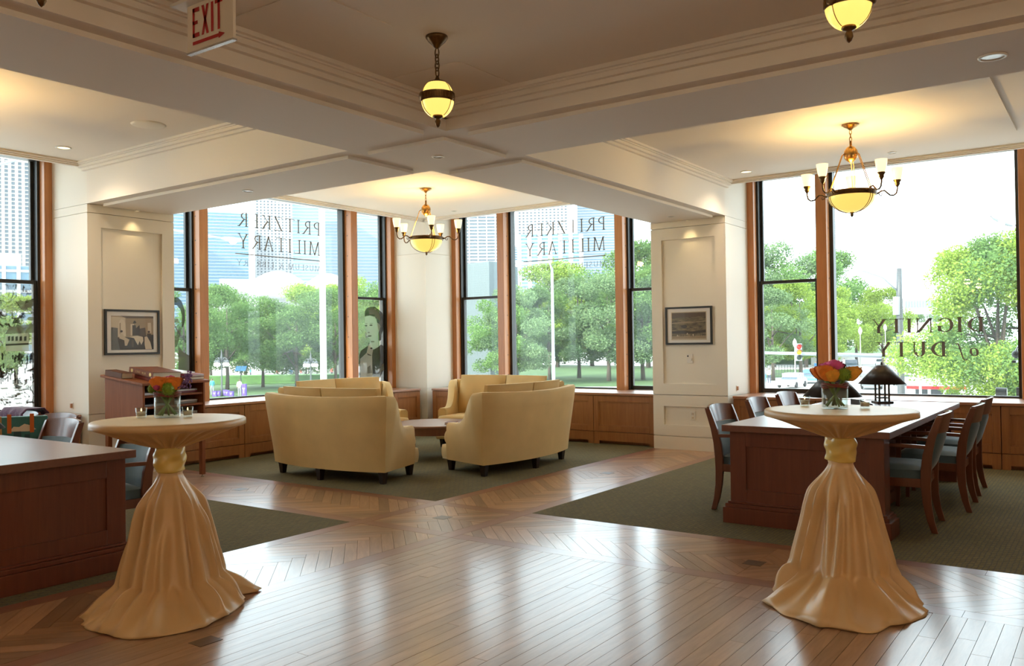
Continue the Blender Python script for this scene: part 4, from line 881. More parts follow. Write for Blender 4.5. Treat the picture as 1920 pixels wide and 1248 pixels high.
def pendant(label, x, y, e):
    t = thing('globe_pendant', label, 'pendant light', (x, y, ZC), 0, 'opal globe pendants'); db = M['darkbrass']
    MB().lathe([(.0005, 0), (.064, 0), (.066, -.010), (.058, -.022), (.050, -.034), (.030, -.052), (.014, -.070), (.0005, -.074)], 32).build('canopy', db, t, smooth=True)
    chain(MB(), -.068, -.245, .060, .0042).build('chain', db, t, smooth=True)
    MB().lathe([(.0005, -.232), (.008, -.236), (.014, -.256), (.020, -.266), (.040, -.268), (.060, -.280), (.066, -.294), (.060, -.300)], 28).build('cap', db, t, smooth=True)
    prof = []
    for i in range(19):
        f = i/18; th_ = lerp(.62, PI-.42, f); zz = .112*math.cos(th_); prof.append((.098*math.sin(th_)**.92, -.372+zz))
    MB().lathe(prof, 40).build('globe', M['globe_clear' if e else 'globe'], t, smooth=True)
    band = MB().lathe([(.0985, -.342), (.1015, -.342), (.1005, -.350), (.1005, -.384), (.1015, -.392), (.0985, -.392)], 48).build('band', db, t)
    m = MB()
    for k in range(64): a = 2*PI*k/64; m.box((.0995, -.0017, -.380), (.1025, .0017, -.354)); m.v[-8:] = [(p[0]*math.cos(a)-p[1]*math.sin(a), p[0]*math.sin(a)+p[1]*math.cos(a), p[2]) for p in m.v[-8:]]
    m.build('fluting', M['brass'], band)
    for k in range(3):
        a = YAW+PI+1.0-k*2*PI/3; m = MB()
        pr = [(.0005, .012), (.010, .013), (.016, .009), (.022, .011), (.027, .006), (.028, 0)]
        m.lathe(pr, 16); m.v = [((p[2]+.099)*math.cos(a)-p[0]*math.sin(a), (p[2]+.099)*math.sin(a)+p[0]*math.cos(a), p[1]-.367) for p in m.v]; m.build('rosette', db, t, smooth=True)
        pts = [(.0995*math.sin(lerp(.62, PI-.42, i/14))**.92*math.cos(a), .0995*math.sin(lerp(.62, PI-.42, i/14))**.92*math.sin(a), -.372+.112*math.cos(lerp(.62, PI-.42, i/14))) for i in range(15)]; MB().tube(pts, .0022, 5).build('rib', M['brass'], t, smooth=True)
    MB().lathe([(.030, -.470), (.032, -.478), (.024, -.486), (.012, -.490), (.017, -.504), (.018, -.516), (.010, -.534), (.0005, -.542)], 18).build('finial', db, t, smooth=True)
    if e: light('globe_lamp', 'POINT', (0, 0, -.37), e, (1, .86, .72), .085, parent=t)
    return t
pendant('opal globe pendant with bronze band, hanging whole near the beam crossing', -1.70, -1.44, 0)
pendant('opal globe pendant cut off by the top edge, before the street window bay', -1.70, -3.77, 0)
pendant('opal globe pendant of which only the finial shows beside the exit sign', -3.98, -1.44, 0)
for x, y in ((-3.98, -3.77), (-7.5, -1.44), (-9.8, -1.44), (-7.5, -3.77), (-9.8, -3.77), (-1.7, -6.8), (-3.98, -6.8), (-1.7, -9.1), (-3.98, -9.1), (-7.5, -7.5)): pendant('unseen opal globe pendant assumed further back in the hall', x, y, K_GLOBE)  # unseen pendants assumed from the ceiling grid, their lamps added as warm fill

# ------------------------------------------------------------------ roman capitals as polygons (unit height)
def glyph(ch, T=.094):
    t, s = .056, .045; P = []
    def R(x0, y0, x1, y1): P.append([(x0, y0), (x1, y0), (x1, y1), (x0, y1)])
    def stem(x, y0=0, y1=1, top=True, bot=True, w_=T):
        R(x, y0, x+w_, y1)
        if bot: R(x-.07, y0, x+w_+.07, y0+s)
        if top: R(x-.07, y1-s, x+w_+.07, y1)
    def diag(x0, y0, x1, y1, w_): P.append([(x0-w_/2, y0), (x0+w_/2, y0), (x1+w_/2, y1), (x1-w_/2, y1)])
    def ser(x, y, w_=.2): R(x-w_/2, y, x+w_/2, y+s)
    def arc(cx, cy, rx, ry, a0, a1, thick, thin, n=14):
        for i in range(n):
            u, v = a0+(a1-a0)*i/n, a0+(a1-a0)*(i+1)/n; q = []
            for a in (u, v):
                w_ = lerp(thin, thick, abs(math.cos(a))**1.3); q.append(((cx+rx*math.cos(a), cy+ry*math.sin(a)), (cx+(rx-w_)*math.cos(a), cy+(ry-lerp(thin, w_, .35))*math.sin(a))))
            P.append([q[0][0], q[1][0], q[1][1], q[0][1]])
    H = PI/2
    if ch == 'I': stem(.08); W_ = .28
    elif ch == 'P': stem(.08); arc(.2, .73, .36, .27, -H, H, T, t); R(.15, .96, .22, 1); R(.15, .46, .22, .5); W_ = .62
    elif ch == 'R': stem(.08); arc(.2, .74, .34, .26, -H, H, T, t); R(.15, .965, .22, 1); R(.15, .48, .24, .52); diag(.68, 0, .30, .5, T+.02); ser(.72, 0, .18); W_ = .80
    elif ch == 'B': stem(.08); arc(.2, .76, .31, .24, -H, H, T, t); arc(.2, .27, .37, .27, -H, H, T, t); R(.15, .965, .22, 1); R(.15, .50, .22, .54); R(.15, 0, .22, .035); W_ = .66
    elif ch == 'D': stem(.08); arc(.22, .5, .58, .5, -H, H, T+.02, t); R(.15, .965, .24, 1); R(.15, 0, .24, .035); W_ = .88
    elif ch == 'T': stem(.33, top=False); R(.02, .96, .76, 1); R(.02, .86, .05, 1); R(.73, .86, .76, 1); W_ = .80
    elif ch == 'Z': R(.05, .96, .70, 1); R(.03, 0, .74, .04); diag(.10, .0, .63, 1, T+.02); R(.05, .86, .08, 1); R(.71, 0, .74, .15); W_ = .78
    elif ch == 'K': stem(.08); diag(.20, .45, .64, 1, t+.01); diag(.68, 0, .30, .56, T+.02); ser(.64, 1-s, .22); ser(.70, 0, .22); W_ = .82
    elif ch == 'E': stem(.08); R(.15, .96, .56, 1); R(.15, 0, .60, .04); R(.15, .50, .48, .54); R(.53, .87, .56, 1); R(.57, 0, .60, .15); R(.455, .44, .48, .60); W_ = .64
    elif ch == 'L': stem(.08); R(.15, 0, .58, .04); R(.55, 0, .58, .17); W_ = .62
    elif ch == 'M': diag(.12, 0, .18, 1, t+.01); diag(.50, 0, .18, 1, T); diag(.50, 0, .82, 1, t+.01); diag(.90, 0, .84, 1, T); ser(.12, 0); ser(.90, 0, .26); ser(.14, 1-s, .14); ser(.87, 1-s, .16); W_ = 1.04
    elif ch == 'A': diag(.10, 0, .40, 1, t+.01); diag(.70, 0, .40, 1, T); R(.22, .33, .60, .37); ser(.10, 0, .2); ser(.70, 0, .24); W_ = .80
    elif ch == 'Y': R(.34, 0, .34+T, .48); ser(.40, 0, .26); diag(.41, .44, .10, 1, T); diag(.38, .44, .70, 1, t+.01); ser(.10, 1-s, .24); ser(.70, 1-s, .2); W_ = .80
    elif ch == 'U': R(.08, .3, .08+T, 1); ser(.14, 1-s, .26); R(.60, .3, .60+t+.01, 1); ser(.62, 1-s, .2); arc(.365, .31, .285, .31, PI, 2*PI, T, t); W_ = .76
    elif ch == 'S': arc(.29, .745, .21, .255, .35, PI*1.35, T*.8, t); arc(.27, .26, .24, .26, -PI*.70, H*.95, T*.9, t); diag(.40, .40, .16, .62, T); R(.46, .80, .49, .95); R(.03, .04, .06, .2); W_ = .56
    elif ch == 'G': arc(.46, .5, .42, .5, .7, 2*PI-.85, T+.01, t); R(.66, .08, .66+T, .42); ser(.72, .40, .26); R(.76, .72, .79, .95); W_ = .90
    elif ch == 'N': R(.10, 0, .10+t+.01, 1); R(.78, 0, .78+t+.01, 1); diag(.80, 0, .14, 1, T+.02); ser(.12, 0); ser(.12, 1-s, .2); ser(.80, 1-s, .2); W_ = .94
    elif ch == '&': arc(.30, .76, .17, .23, 0, 2*PI, T*.7, t); arc(.28, .26, .25, .26, H, 2*PI-.25, T*.9, t); diag(.66, .02, .22, .62, T); diag(.5, .10, .68, .44, t); W_ = .80
    elif ch == 'C': arc(.44, .5, .40, .5, .7, 2*PI-.7, T+.01, t); R(.74, .72, .77, .95); W_ = .80
    elif ch == 'V': diag(.42, 0, .12, 1, T); diag(.40, 0, .70, 1, t+.01); ser(.12, 1-s); ser(.70, 1-s); W_ = .80
    elif ch == 'W': diag(.32, 0, .12, 1, T); diag(.30, 0, .52, 1, t+.01); diag(.74, 0, .54, 1, T); diag(.72, 0, .94, 1, t+.01); ser(.12, 1-s); ser(.94, 1-s); W_ = 1.05
    elif ch == 'o': arc(.30, .30, .28, .31, 0, 2*PI, T, t+.01); P[:] = [[(x+.12*y, y) for x, y in p] for p in P]; W_ = .62
    elif ch == 'f': P.append([(.18, -.18), (.26, -.22), (.52, .80), (.42, .80)]); arc(.56, .80, .13, .16, .5, PI, T*.7, t); arc(.10, -.2, .13, .13, PI, 2*PI, t+.02, t); R(.20, .54, .58, .58); W_ = .58
    else: W_ = .4
    return P, W_
def lettering(text, fn, s0, s1, z0, z1, material, parent, space=.19, T=.094):
    """text runs from s0 (first letter) to s1; fn(s, z) gives the point"""
    G = []; x = 0
    for c in text: P, w_ = glyph(c, T); G.append((x, P)); x += w_+space
    k = (s1-s0)/x; m = MB(); h = z1-z0
    for ox, P in G:
        for p in P: m.poly([fn(s0+(ox+a)*k, z0+b*h) for a, b in p])
    return m.build('lettering', material, parent)
gl = lambda s, z: (s, YL+.194, z); gr = lambda s, z: (XR+.194, s, z)
def scL(x, z): k = (YL+.194-CAM.y)/(5.55-CAM.y); return (CAM.x+(x-CAM.x)*k, 1.47+(z-1.47)*k)
def scR(y, z): k = (XR+.194-CAM.x)/(6.02-CAM.x); return (CAM.y+(y-CAM.y)*k, 1.47+(z-1.47)*k)
for fn, sc, a, b, par, grp in ((gl, scL, 3.665, 2.075, WIN[2], 'L'), (gr, scR, 1.74, 3.285, WIN[3], 'R')):
    s0 = sc(a, 3)[0]; s1 = sc(b, 3)[0]; Z = lambda z: sc(a, z)[1]
    lettering('PRITZKER', fn, s0, s1, Z(3.20), Z(3.405), M['vinyl'], par); lettering('MILITARY', fn, s0, s1, Z(2.885), Z(3.095), M['vinyl'], par)
    MB().poly([fn(s0, Z(2.795)), fn(s1, Z(2.795)), fn(s1, Z(2.808)), fn(s0, Z(2.808))]).build('rule_line', M['vinyl'], par)
    lettering('MUSEUM & LIBRARY', fn, s0, s1, Z(2.635), Z(2.72), M['vinyldim'], par)
dimv = mat('grey_vinyl_bold', (.15, .14, .13), .6)
s = lambda v: scR(v, 1.6)[0]
lettering('DIGNITY', gr, s(-3.386), s(-2.085), scR(0, 1.528)[1], scR(0, 1.706)[1], dimv, WIN[4], .15, .165); lettering('DUTY', gr, s(-2.978), s(-2.14), scR(0, 1.23)[1], scR(0, 1.413)[1], dimv, WIN[4], .15, .165); lettering('of', gr, s(-3.335), s(-3.065), scR(0, 1.235)[1], scR(0, 1.40)[1], dimv, WIN[4], .15, .165)
# title on the spine of the atlas
lettering('CIVIL WAR', lambda a, b: (-.1705, a, b), .10, -.10, .020, .042, gold, civil)
for y in (.17, -.17):
    m = MB()
    for i in range(12): pass
    m.poly([(-.1705, y+.02*math.cos(2*PI*i/12), .031+.02*math.sin(2*PI*i/12)) for i in range(12)]); m.build('spine_medallion', gold, civil)

# ------------------------------------------------------------------ printed films on the panes
F = {k: film('film_'+k, c, o, tn) for k, (c, o, tn) in dict(face=((.62, .74, .66), .45, (.95, 1, .97)), hair=((.05, .05, .045), .82, (1, 1, 1)), mid=((.20, .22, .19), .72, (1, 1, 1)), lite=((.55, .62, .56), .6, (1, 1, 1)), dress=((.055, .05, .045), .85, (1, 1, 1)), frost=((.70, .78, .74), .18, (1, 1, 1)), beard=((.13, .13, .11), .65, (1, 1, 1)), coat=((.16, .17, .155), .85, (1, 1, 1))).items()}
def decal(parent, name, pts, conv, key, lay):
    MB().poly([conv(x, y, lay) for x, y in pts]).build(name, F[key], parent)
def ell(cx, cy, rx, ry, n=24, rot=0): return [(cx+rx*math.cos(2*PI*i/n)*math.cos(rot)-ry*math.sin(2*PI*i/n)*math.sin(rot), cy+rx*math.cos(2*PI*i/n)*math.sin(rot)+ry*math.sin(2*PI*i/n)*math.cos(rot)) for i in range(n)]
# woman in Victorian dress, right pane of the left wall (source units: 6.93 px per image px)
def wc(x, y, lay): p = on(660+x/6.93, 550+y/6.93, 'y', YL+.128-lay*.0006); return (p.x, p.y, p.z)
w2 = WIN[2]
decal(w2, 'portrait_ground', [(90, 100), (470, 104), (495, 1170), (92, 1170)], wc, 'frost', 0)
decal(w2, 'portrait_hair', [(165, 300), (168, 230), (190, 190), (240, 172), (300, 172), (350, 210), (395, 255), (420, 320), (428, 400), (410, 470), (385, 520), (380, 600), (350, 620), (345, 480), (330, 420), (320, 330), (250, 290), (190, 290)], wc, 'hair', 1)
decal(w2, 'portrait_hair_light', [(215, 215), (270, 190), (330, 225), (370, 290), (370, 370), (335, 330), (290, 270), (225, 270)], wc, 'mid', 2)
decal(w2, 'portrait_face', [(170, 300), (230, 285), (300, 300), (328, 380), (360, 400), (372, 430), (360, 470), (340, 520), (330, 590), (290, 620), (240, 600), (200, 560), (195, 520), (180, 470), (165, 400)], wc, 'face', 3)
decal(w2, 'portrait_neck', [(235, 590), (335, 560), (350, 690), (280, 730), (225, 680)], wc, 'face', 3)
decal(w2, 'portrait_dress', [(218, 625), (205, 680), (120, 740), (95, 800), (92, 1170), (330, 1170), (485, 830), (484, 760), (430, 700), (375, 660), (345, 690), (275, 725), (230, 690)], wc, 'dress', 2)
decal(w2, 'portrait_shirt', [(215, 660), (250, 640), (275, 720), (262, 800), (270, 1170), (110, 1170), (105, 850), (190, 770)], wc, 'lite', 4)
for nm, p, k in (('portrait_eye', ell(183, 418, 16, 9), 'hair'), ('portrait_eye', ell(247, 412, 20, 9), 'hair'), ('portrait_nose', ell(218, 506, 16, 7), 'mid'), ('portrait_mouth', ell(228, 552, 28, 8, rot=-.1), 'hair'), ('portrait_brow', ell(185, 392, 18, 4), 'mid'), ('portrait_brow', ell(250, 388, 24, 4), 'mid'), ('portrait_bow', [(195, 775), (248, 800), (250, 810), (205, 800)], 'hair'), ('portrait_brooch', ell(252, 712, 16, 11), 'hair'), ('portrait_chin', ell(268, 625, 26, 10), 'mid'), ('portrait_fold', [(350, 690), (362, 690), (372, 900), (350, 860)], 'hair'), ('portrait_sleeve', [(480, 830), (486, 900), (400, 1000), (330, 1050), (390, 930)], 'mid'), ('portrait_cloth', [(200, 960), (240, 930), (262, 1030), (200, 1040)], 'mid')): decal(w2, nm, p, wc, k, 5)
# bearded man, narrow pane by the reading stand (3.9 px per image px)
def mc(x, y, lay): p = on(310+x/3.9, 480+y/3.9, 'y', YL+.128-lay*.0006); return (p.x, p.y, p.z)
decal(w2, 'man_hair', [(20, 300), (90, 300), (120, 330), (142, 400), (146, 470), (130, 520), (118, 520), (122, 440), (110, 390), (85, 360), (20, 350)], mc, 'hair', 1)
decal(w2, 'man_eye', [(55, 455), (95, 460), (98, 485), (60, 482)], mc, 'mid', 2); decal(w2, 'man_beard', [(40, 600), (80, 580), (100, 520), (120, 525), (105, 600), (85, 660), (40, 690)], mc, 'beard', 2)
decal(w2, 'man_coat', [(95, 660), (130, 700), (190, 735), (203, 745), (206, 862), (40, 862), (95, 850)], mc, 'coat', 2); decal(w2, 'man_collar', [(30, 700), (90, 715), (98, 760), (60, 800), (30, 790)], mc, 'lite', 1)
# battle engraving on the lower pane of the left bay
def engraving():
    m, N, L, b = newmat('battle_engraving'); N.remove(b); out = N['Material Output']; tc = N.new('ShaderNodeTexCoord')
    n1 = N.new('ShaderNodeTexNoise'); n1.inputs['Scale'].default_value = 9; n1.inputs['Detail'].default_value = 9; n1.inputs['Roughness'].default_value = .75; n1.inputs['Distortion'].default_value = 1.2; L.new(tc.outputs['Object'], n1.inputs['Vector'])
    cr = N.new('ShaderNodeValToRGB'); cr.color_ramp.elements[0].position = .50; cr.color_ramp.elements[1].position = .60; L.new(n1.outputs['Fac'], cr.inputs[0])
    d = N.new('ShaderNodeBsdfDiffuse'); d.inputs[0].default_value = (.045, .04, .035, 1); t = N.new('ShaderNodeBsdfTransparent'); df = N.new('ShaderNodeBsdfDiffuse'); df.inputs[0].default_value = (.55, .60, .54, 1)
    m0 = N.new('ShaderNodeMixShader'); m0.inputs[0].default_value = .35; L.new(t.outputs[0], m0.inputs[1]); L.new(df.outputs[0], m0.inputs[2])
    mx = N.new('ShaderNodeMixShader'); L.new(cr.outputs[0], mx.inputs[0]); L.new(m0.outputs[0], mx.inputs[1]); L.new(d.outputs[0], mx.inputs[2]); L.new(mx.outputs[0], out.inputs[0]); return m
def bc(x, y, lay=0): p = on(x/3.283, 480+y/3.283, 'y', YL+.128-lay*.0006); return (p.x, p.y, p.z)
w1 = WIN[1]; x1_, z0_, z1_ = bc(243, 900)[0], .80, 2.22
MB().poly([(-1.38, YL+.1285, z0_), (x1_, YL+.1285, z0_), (x1_, YL+.1285, z1_), (-1.38, YL+.1285, z1_)]).build('engraving_film', engraving(), w1)
def edec(nm, pts, key='hair', lay=2): MB().poly([bc(x, y, lay) for x, y in pts]).build(nm, F[key], w1)
edec('engraved_roof', [(30, 480), (60, 435), (215, 415), (238, 470)], 'mid'); edec('engraved_house', [(35, 490), (176, 468), (178, 585), (35, 585)], 'lite'); edec('engraved_gable', [(178, 468), (236, 478), (236, 585), (178, 585)], 'frost')
for x in (48, 70, 95, 120, 148): edec('engraved_window', [(x, 495), (x+15, 492), (x+15, 520), (x, 522)], 'hair', 3)
edec('engraved_chimney', [(90, 380), (118, 378), (112, 412), (75, 415)]); edec('engraved_porch', [(35, 540), (178, 534), (178, 545), (35, 552)], 'hair', 3)
r = random.Random(9)
for k in range(46):
    x, y = r.uniform(2, 238), r.choice([r.uniform(630, 665), r.uniform(690, 790), r.uniform(720, 790)]); h = r.uniform(24, 44); edec('engraved_soldier', [(x-5, y), (x+5, y), (x+4, y-h*.5), (x+7, y-h*.72), (x+3, y-h), (x-3, y-h), (x-6, y-h*.7), (x-3, y-h*.5)], 'hair', 3)
for k in range(14):
    x, y = r.uniform(10, 230), r.uniform(800, 920); edec('engraved_rubble', [(x-22, y), (x+20, y-3), (x+26, y+5), (x-12, y+8)], r.choice(['hair', 'mid']), 2)
for k in range(7):
    x, y = r.uniform(120, 235), r.uniform(285, 400); edec('engraved_tree', ell(x, y, r.uniform(14, 30), r.uniform(12, 22), 12), 'mid', 1)

# ------------------------------------------------------------------ framed photographs
art = {k: mat('print_'+k, c, .35) for k, c in dict(cream=(.62, .52, .38), tan=(.36, .27, .17), dark=(.035, .026, .02), brown=(.10, .065, .04), white=(.72, .62, .48), grey=(.12, .12, .115), mat=(.86, .82, .78)).items()}
def frame(name, label, fn, s0, s1, z0, z1):
    t = thing(name, label, 'picture', fn((s0+s1)/2, .0, z0)); o = t.location.copy(); f = .024
    def B(m, a, b, d0, d1, c, d): p, q = fn(a, d0, c), fn(b, d1, d); return m.box([p[i]-o[i] for i in range(3)], [q[i]-o[i] for i in range(3)])
    m = MB(); B(m, s0, s1, -.028, .0, z0, z0+f); B(m, s0, s1, -.028, 0, z1-f, z1); B(m, s0, s0+f, -.028, 0, z0+f, z1-f); B(m, s1-f, s1, -.028, 0, z0+f, z1-f); m.build('frame', M['black'], t)
    m = MB(); B(m, s0+f, s1-f, -.012, -.004, z0+f, z1-f); m.build('mat_board', art['mat'], t); m = MB(); B(m, s0+f, s1-f, -.0205, -.019, z0+f, z1-f); m.build('glazing', thin_glass('picture_glass', (1, 1, 1), .9) if 'picture_glass' not in bpy.data.materials else bpy.data.materials['picture_glass'], t)
    return t, o
fnl = lambda s, d, z: (s, D1+.024+d, z)
t, o = frame('framed_photograph', 'framed sepia photograph of a furnished parlour on the left pier', fnl, -.342, .336, 1.395, 1.918)
def pc(x, y, lay):      # print units 0..1, y down
    p = fnl(lerp(-.262, .262, x), -.0125-lay*.0004, lerp(1.845, 1.452, y)); return [p[i]-o[i] for i in range(3)]
def pr(nm, pts, key, lay): MB().poly([pc(x, y, lay) for x, y in pts]).build(nm, art[key], t)
pr('print', [(0, 0), (1, 0), (1, 1), (0, 1)], 'tan', 1)
for nm, p, k, l in (('wall', [(0, .03), (.33, .05), (.33, .62), (0, .62)], 'cream', 2), ('wall', [(.34, .05), (.95, .04), (.93, .55), (.34, .62)], 'tan', 2), ('ceiling', [(.2, 0), (1, 0), (1, .06), (.36, .07)], 'brown', 3), ('alcove', [(.16, .60), (.17, .25), (.19, .15), (.24, .09), (.29, .12), (.33, .22), (.34, .60)], 'white', 3), ('alcove_shade', [(.19, .55), (.19, .22), (.22, .2), (.22, .55)], 'tan', 4), ('door_arch', [(.45, .58), (.45, .24), (.53, .24), (.53, .58)], 'white', 3), ('clock', [(.50, .22), (.53, .14), (.56, .14), (.59, .2), (.56, .22)], 'dark', 4), ('cabinet', [(.49, .58), (.49, .27), (.57, .27), (.58, .36), (.66, .26), (.68, .58)], 'dark', 4), ('cabinet', [(.64, .60), (.64, .38), (.80, .34), (.82, .60)], 'brown', 4), ('bright_door', [(.86, .5), (.86, .2), (.94, .19), (.95, .5)], 'cream', 4), ('dark_floor', [(0, .70), (.2, .62), (.5, .64), (1, .55), (1, 1), (0, 1)], 'dark', 3), ('sideboard', [(0, .34), (.04, .34), (.15, .36), (.15, .7), (.2, 1), (0, 1)], 'grey', 4), ('lady_dress', [(.18, .66), (.2, .52), (.25, .5), (.3, .62), (.42, .70), (.40, .76), (.36, .88), (.31, .88), (.3, .72)], 'cream', 5), ('lady_hair', ell(.235, .455, .03, .035, 12), 'dark', 6), ('tablecloth', [(.42, .62), (.60, .58), (.74, .62), (.75, .74), (.70, .86), (.66, .74), (.62, .87), (.57, .76), (.53, .66)], 'white', 5), ('seated_lady', [(.78, .62), (.84, .60), (.92, .78), (.96, .99), (.80, .99), (.78, .84)], 'white', 5), ('seated_lady_bodice', [(.84, .52), (.92, .52), (.99, .62), (1, .9), (.93, .75), (.85, .6)], 'dark', 6), ('seated_lady_hair', ell(.885, .47, .028, .035, 12), 'dark', 7), ('table_leg', [(.47, .72), (.52, .7), (.52, .92), (.47, .92)], 'brown', 5)): pr(nm, p, k, l)
t, o = frame('framed_landscape', 'framed sepia landscape print above the wall control on the right pier', lambda s, d, z: (D2+.024+d, s, z), -.331, .336, 1.416, 1.923)
def landscape():
    m, N, L, b = newmat('landscape_print'); tc = N.new('ShaderNodeTexCoord'); mp = N.new('ShaderNodeMapping'); mp.inputs['Scale'].default_value = (4, 6, 22); L.new(tc.outputs['Object'], mp.inputs['Vector'])
    n = N.new('ShaderNodeTexNoise'); n.inputs['Scale'].default_value = 1.3; n.inputs['Detail'].default_value = 10; n.inputs['Roughness'].default_value = .7; L.new(mp.outputs[0], n.inputs['Vector'])
    cr = N.new('ShaderNodeValToRGB'); cr.color_ramp.elements[0].position = .38; cr.color_ramp.elements[1].position = .68; cr.color_ramp.elements[0].color = (.03, .024, .016, 1); cr.color_ramp.elements[1].color = (.34, .26, .14, 1); L.new(n.outputs['Fac'], cr.inputs[0]); L.new(cr.outputs[0], b.inputs['Base Color']); b.inputs['Roughness'].default_value = .4; return m
lm = landscape()
def lc(x, y, lay): return (D2+.024-.0125-lay*.0004-o[0], lerp(.255, -.252, x)-o[1], lerp(1.855, 1.475, y)-o[2])
def lr(nm, pts, mt, lay): MB().poly([lc(x, y, lay) for x, y in pts]).build(nm, mt, t)
lr('print_border', [(0, 0), (1, 0), (1, 1), (0, 1)], art['cream'], 1); lr('print', [(.02, .03), (.98, .03), (.98, .95), (.02, .95)], lm, 2)
lr('hills', [(.02, .03), (.98, .03), (.98, .16), (.6, .2), (.3, .17), (.02, .22)], art['brown'], 3); lr('valley', [(.02, .38), (.4, .34), (.7, .36), (.98, .33), (.98, .36), (.5, .40), (.02, .42)], art['tan'], 3); lr('grove', ell(.37, .52, .09, .06, 14), art['dark'], 4); lr('tree_line', [(.02, .68), (.3, .66), (.6, .7), (.98, .64), (.98, .74), (.5, .78), (.02, .76)], art['dark'], 4); lr('foreground', [(.02, .86), (.98, .84), (.98, .95), (.02, .95)], art['tan'], 4)
for x in (.82, .88, .94): lr('fence_post', [(x, .76), (x+.008, .76), (x+.008, .87), (x, .87)], art['dark'], 5)
for x, y in ((.18, .82), (.46, .76), (.62, .8)): lr('tent', [(x-.03, y+.04), (x, y-.02), (x+.03, y+.04)], art['cream'], 5)
for x in (.28, .34, .56, .6, .66): lr('figure', [(x-.008, .87), (x+.008, .87), (x+.006, .79), (x-.006, .79)], art['dark'], 5)

# ------------------------------------------------------------------ tote bag and purple wrap on the chairs by the left table
teal = mat('teal_print', (.03, .17, .17), .45, noise=.35, nscale=6); tan = mat('tan_canvas', (.45, .24, .09), .7); orange = mat('orange_webbing', (.62, .13, .01), .6); cloudm = mat('cream_print', (.70, .58, .46), .6); dkteal = mat('dark_teal_print', (.012, .06, .07), .5)
t = thing('tote_bag', 'teal printed tote bag with orange handles standing on a chair', 'bag', (-2.02, 2.99, .5015), PI-.42); t.scale = (.80, .80, 1)
MB().hexa([(-.25, -.09, 0), (.25, -.09, 0), (.25, .09, 0), (-.25, .09, 0), (-.24, -.05, .395), (.24, -.05, .40), (.24, .05, .40), (-.24, .05, .395)]).build('body', teal, t, bevel=.01)
MB().hexa([(.18, -.092, 0), (.252, -.092, 0), (.252, .092, 0), (.18, .092, 0), (.19, -.052, .402), (.243, -.052, .402), (.243, .052, .402), (.19, .052, .402)]).build('side_panel', tan, t)
def bp_(x, z): return (x, .0925-.04*z/.37+.0, z)
for x in (-.09, .12): MB().hexa([(x-.02, .062, .26), (x+.02, .062, .26), (x+.02, .067, .26), (x-.02, .067, .26), (x-.02, .050, .42), (x+.02, .050, .42), (x+.02, .056, .42), (x-.02, .056, .42)]).build('handle', orange, t)
for pts, mm in (([(-.12, .19), (-.08, .23), (-.03, .225), (.02, .25), (.08, .235), (.13, .2), (.06, .185)], cloudm), ([(-.08, .12), (-.01, .12), (-.01, .19), (-.08, .19)], dkteal), ([(.02, .08), (.07, .08), (.07, .16), (.02, .16)], dkteal), ([(.12, .06), (.15, .06), (.14, .15)], dkteal), ([(.17, .06), (.21, .06), (.19, .14)], dkteal)): MB().poly([bp_(-x, z+.085) for x, z in pts]).build('print', mm, t)
c = dup(ch, (-2.0, 3.03, 0), PI/2+.03, 'dark wood armchair with the teal tote bag standing on its seat'); c['group'] = g2
purple = mat('purple_knit', (.075, .022, .07), .95, sheen=.5, noise=.4, nscale=50, bump=.6, bscale=90)
rows = []
for j in range(22):
    f = j/21; row = []
    for i in range(18):
        u = -1+2*i/17; wv = .018*math.sin(7*u+3*f)+.012*math.sin(13*u+1)
        if f < .45: row.append((u*.222, -.438-wv*.4, lerp(.52, .902, f/.45)))
        elif f < .55: a = (f-.45)/.1*PI; row.append((u*.222, -.327-.111*math.cos(a), .902+.034*math.sin(a)))
        else: row.append((u*.222, -.216+wv*.3, lerp(.902, .56, (f-.55)/.45)))
    rows.append(row)
o = MB().grid(rows).build('knit_wrap', purple, smooth=True); md = o.modifiers.new('thick', 'SOLIDIFY'); md.thickness = .010; md.offset = 0; o.location = (-2.03, 3.64, 0); o.rotation_euler = (0, 0, PI/2); tag(o, 'purple knitted wrap draped over the chair back by the lamp', 'wrap')

# ================================================================== outside: street and park, one storey below
GZ = -3.5
def gp(px, depth, z=GZ): p = at(px, 640, depth); return (p.x, p.y, z)
conc = mat('pale_pavement', (.52, .50, .47), .9, noise=.12, nscale=.3); lawnm = mat('lawn_grass', (.045, .09, .022), .95, noise=.3, nscale=1.2); asphalt = mat('asphalt', (.40, .40, .40), .9, noise=.1, nscale=.5); wallw = mat('white_stone', (.70, .68, .64), .8, noise=.08, nscale=.4)
def slabq(name, pts, z0, z1, m): return struct(MB().prism([(p[0], p[1]) for p in pts], lambda a, b: (a, b, z0), lambda a, b: (a, b, z1)).build(name, m, fix=True))
slabq('ground', [(-500, -500), (900, -500), (900, 900), (-500, 900)], GZ-.6, GZ-.05, conc)
slabq('ground_street', [gp(1440, 30), gp(1500, 60), gp(1600, 170), gp(1800, 170), gp(2100, 60), gp(2200, 30)], GZ-.2, GZ-.03, asphalt)
slabq('ground_lawn_park', [gp(250, 78), gp(800, 78), gp(780, 112), gp(280, 112)], GZ-.2, GZ, lawnm)
slabq('ground_lawn_grove', [gp(850, 100), gp(1340, 92), gp(1420, 150), gp(850, 220)], GZ-.2, GZ-.01, lawnm)
slabq('ground_lawn_corner', [gp(1400, 112), gp(1508, 112), gp(1500, 140), gp(1400, 140)], GZ-.2, GZ, lawnm)
slabq('ground_terrace', [gp(1380, 165), gp(1690, 165), gp(1720, 330), gp(1380, 330)], GZ-.2, GZ+1.8, lawnm)
slabq('wall_terrace', [gp(1520, 160), gp(1700, 160), gp(1700, 164), gp(1520, 164)], GZ, GZ+2.0, wallw)
slabq('wall_plaza', [gp(360, 150), gp(650, 150), gp(650, 153), gp(360, 153)], GZ-.2, GZ+3.2, wallw)

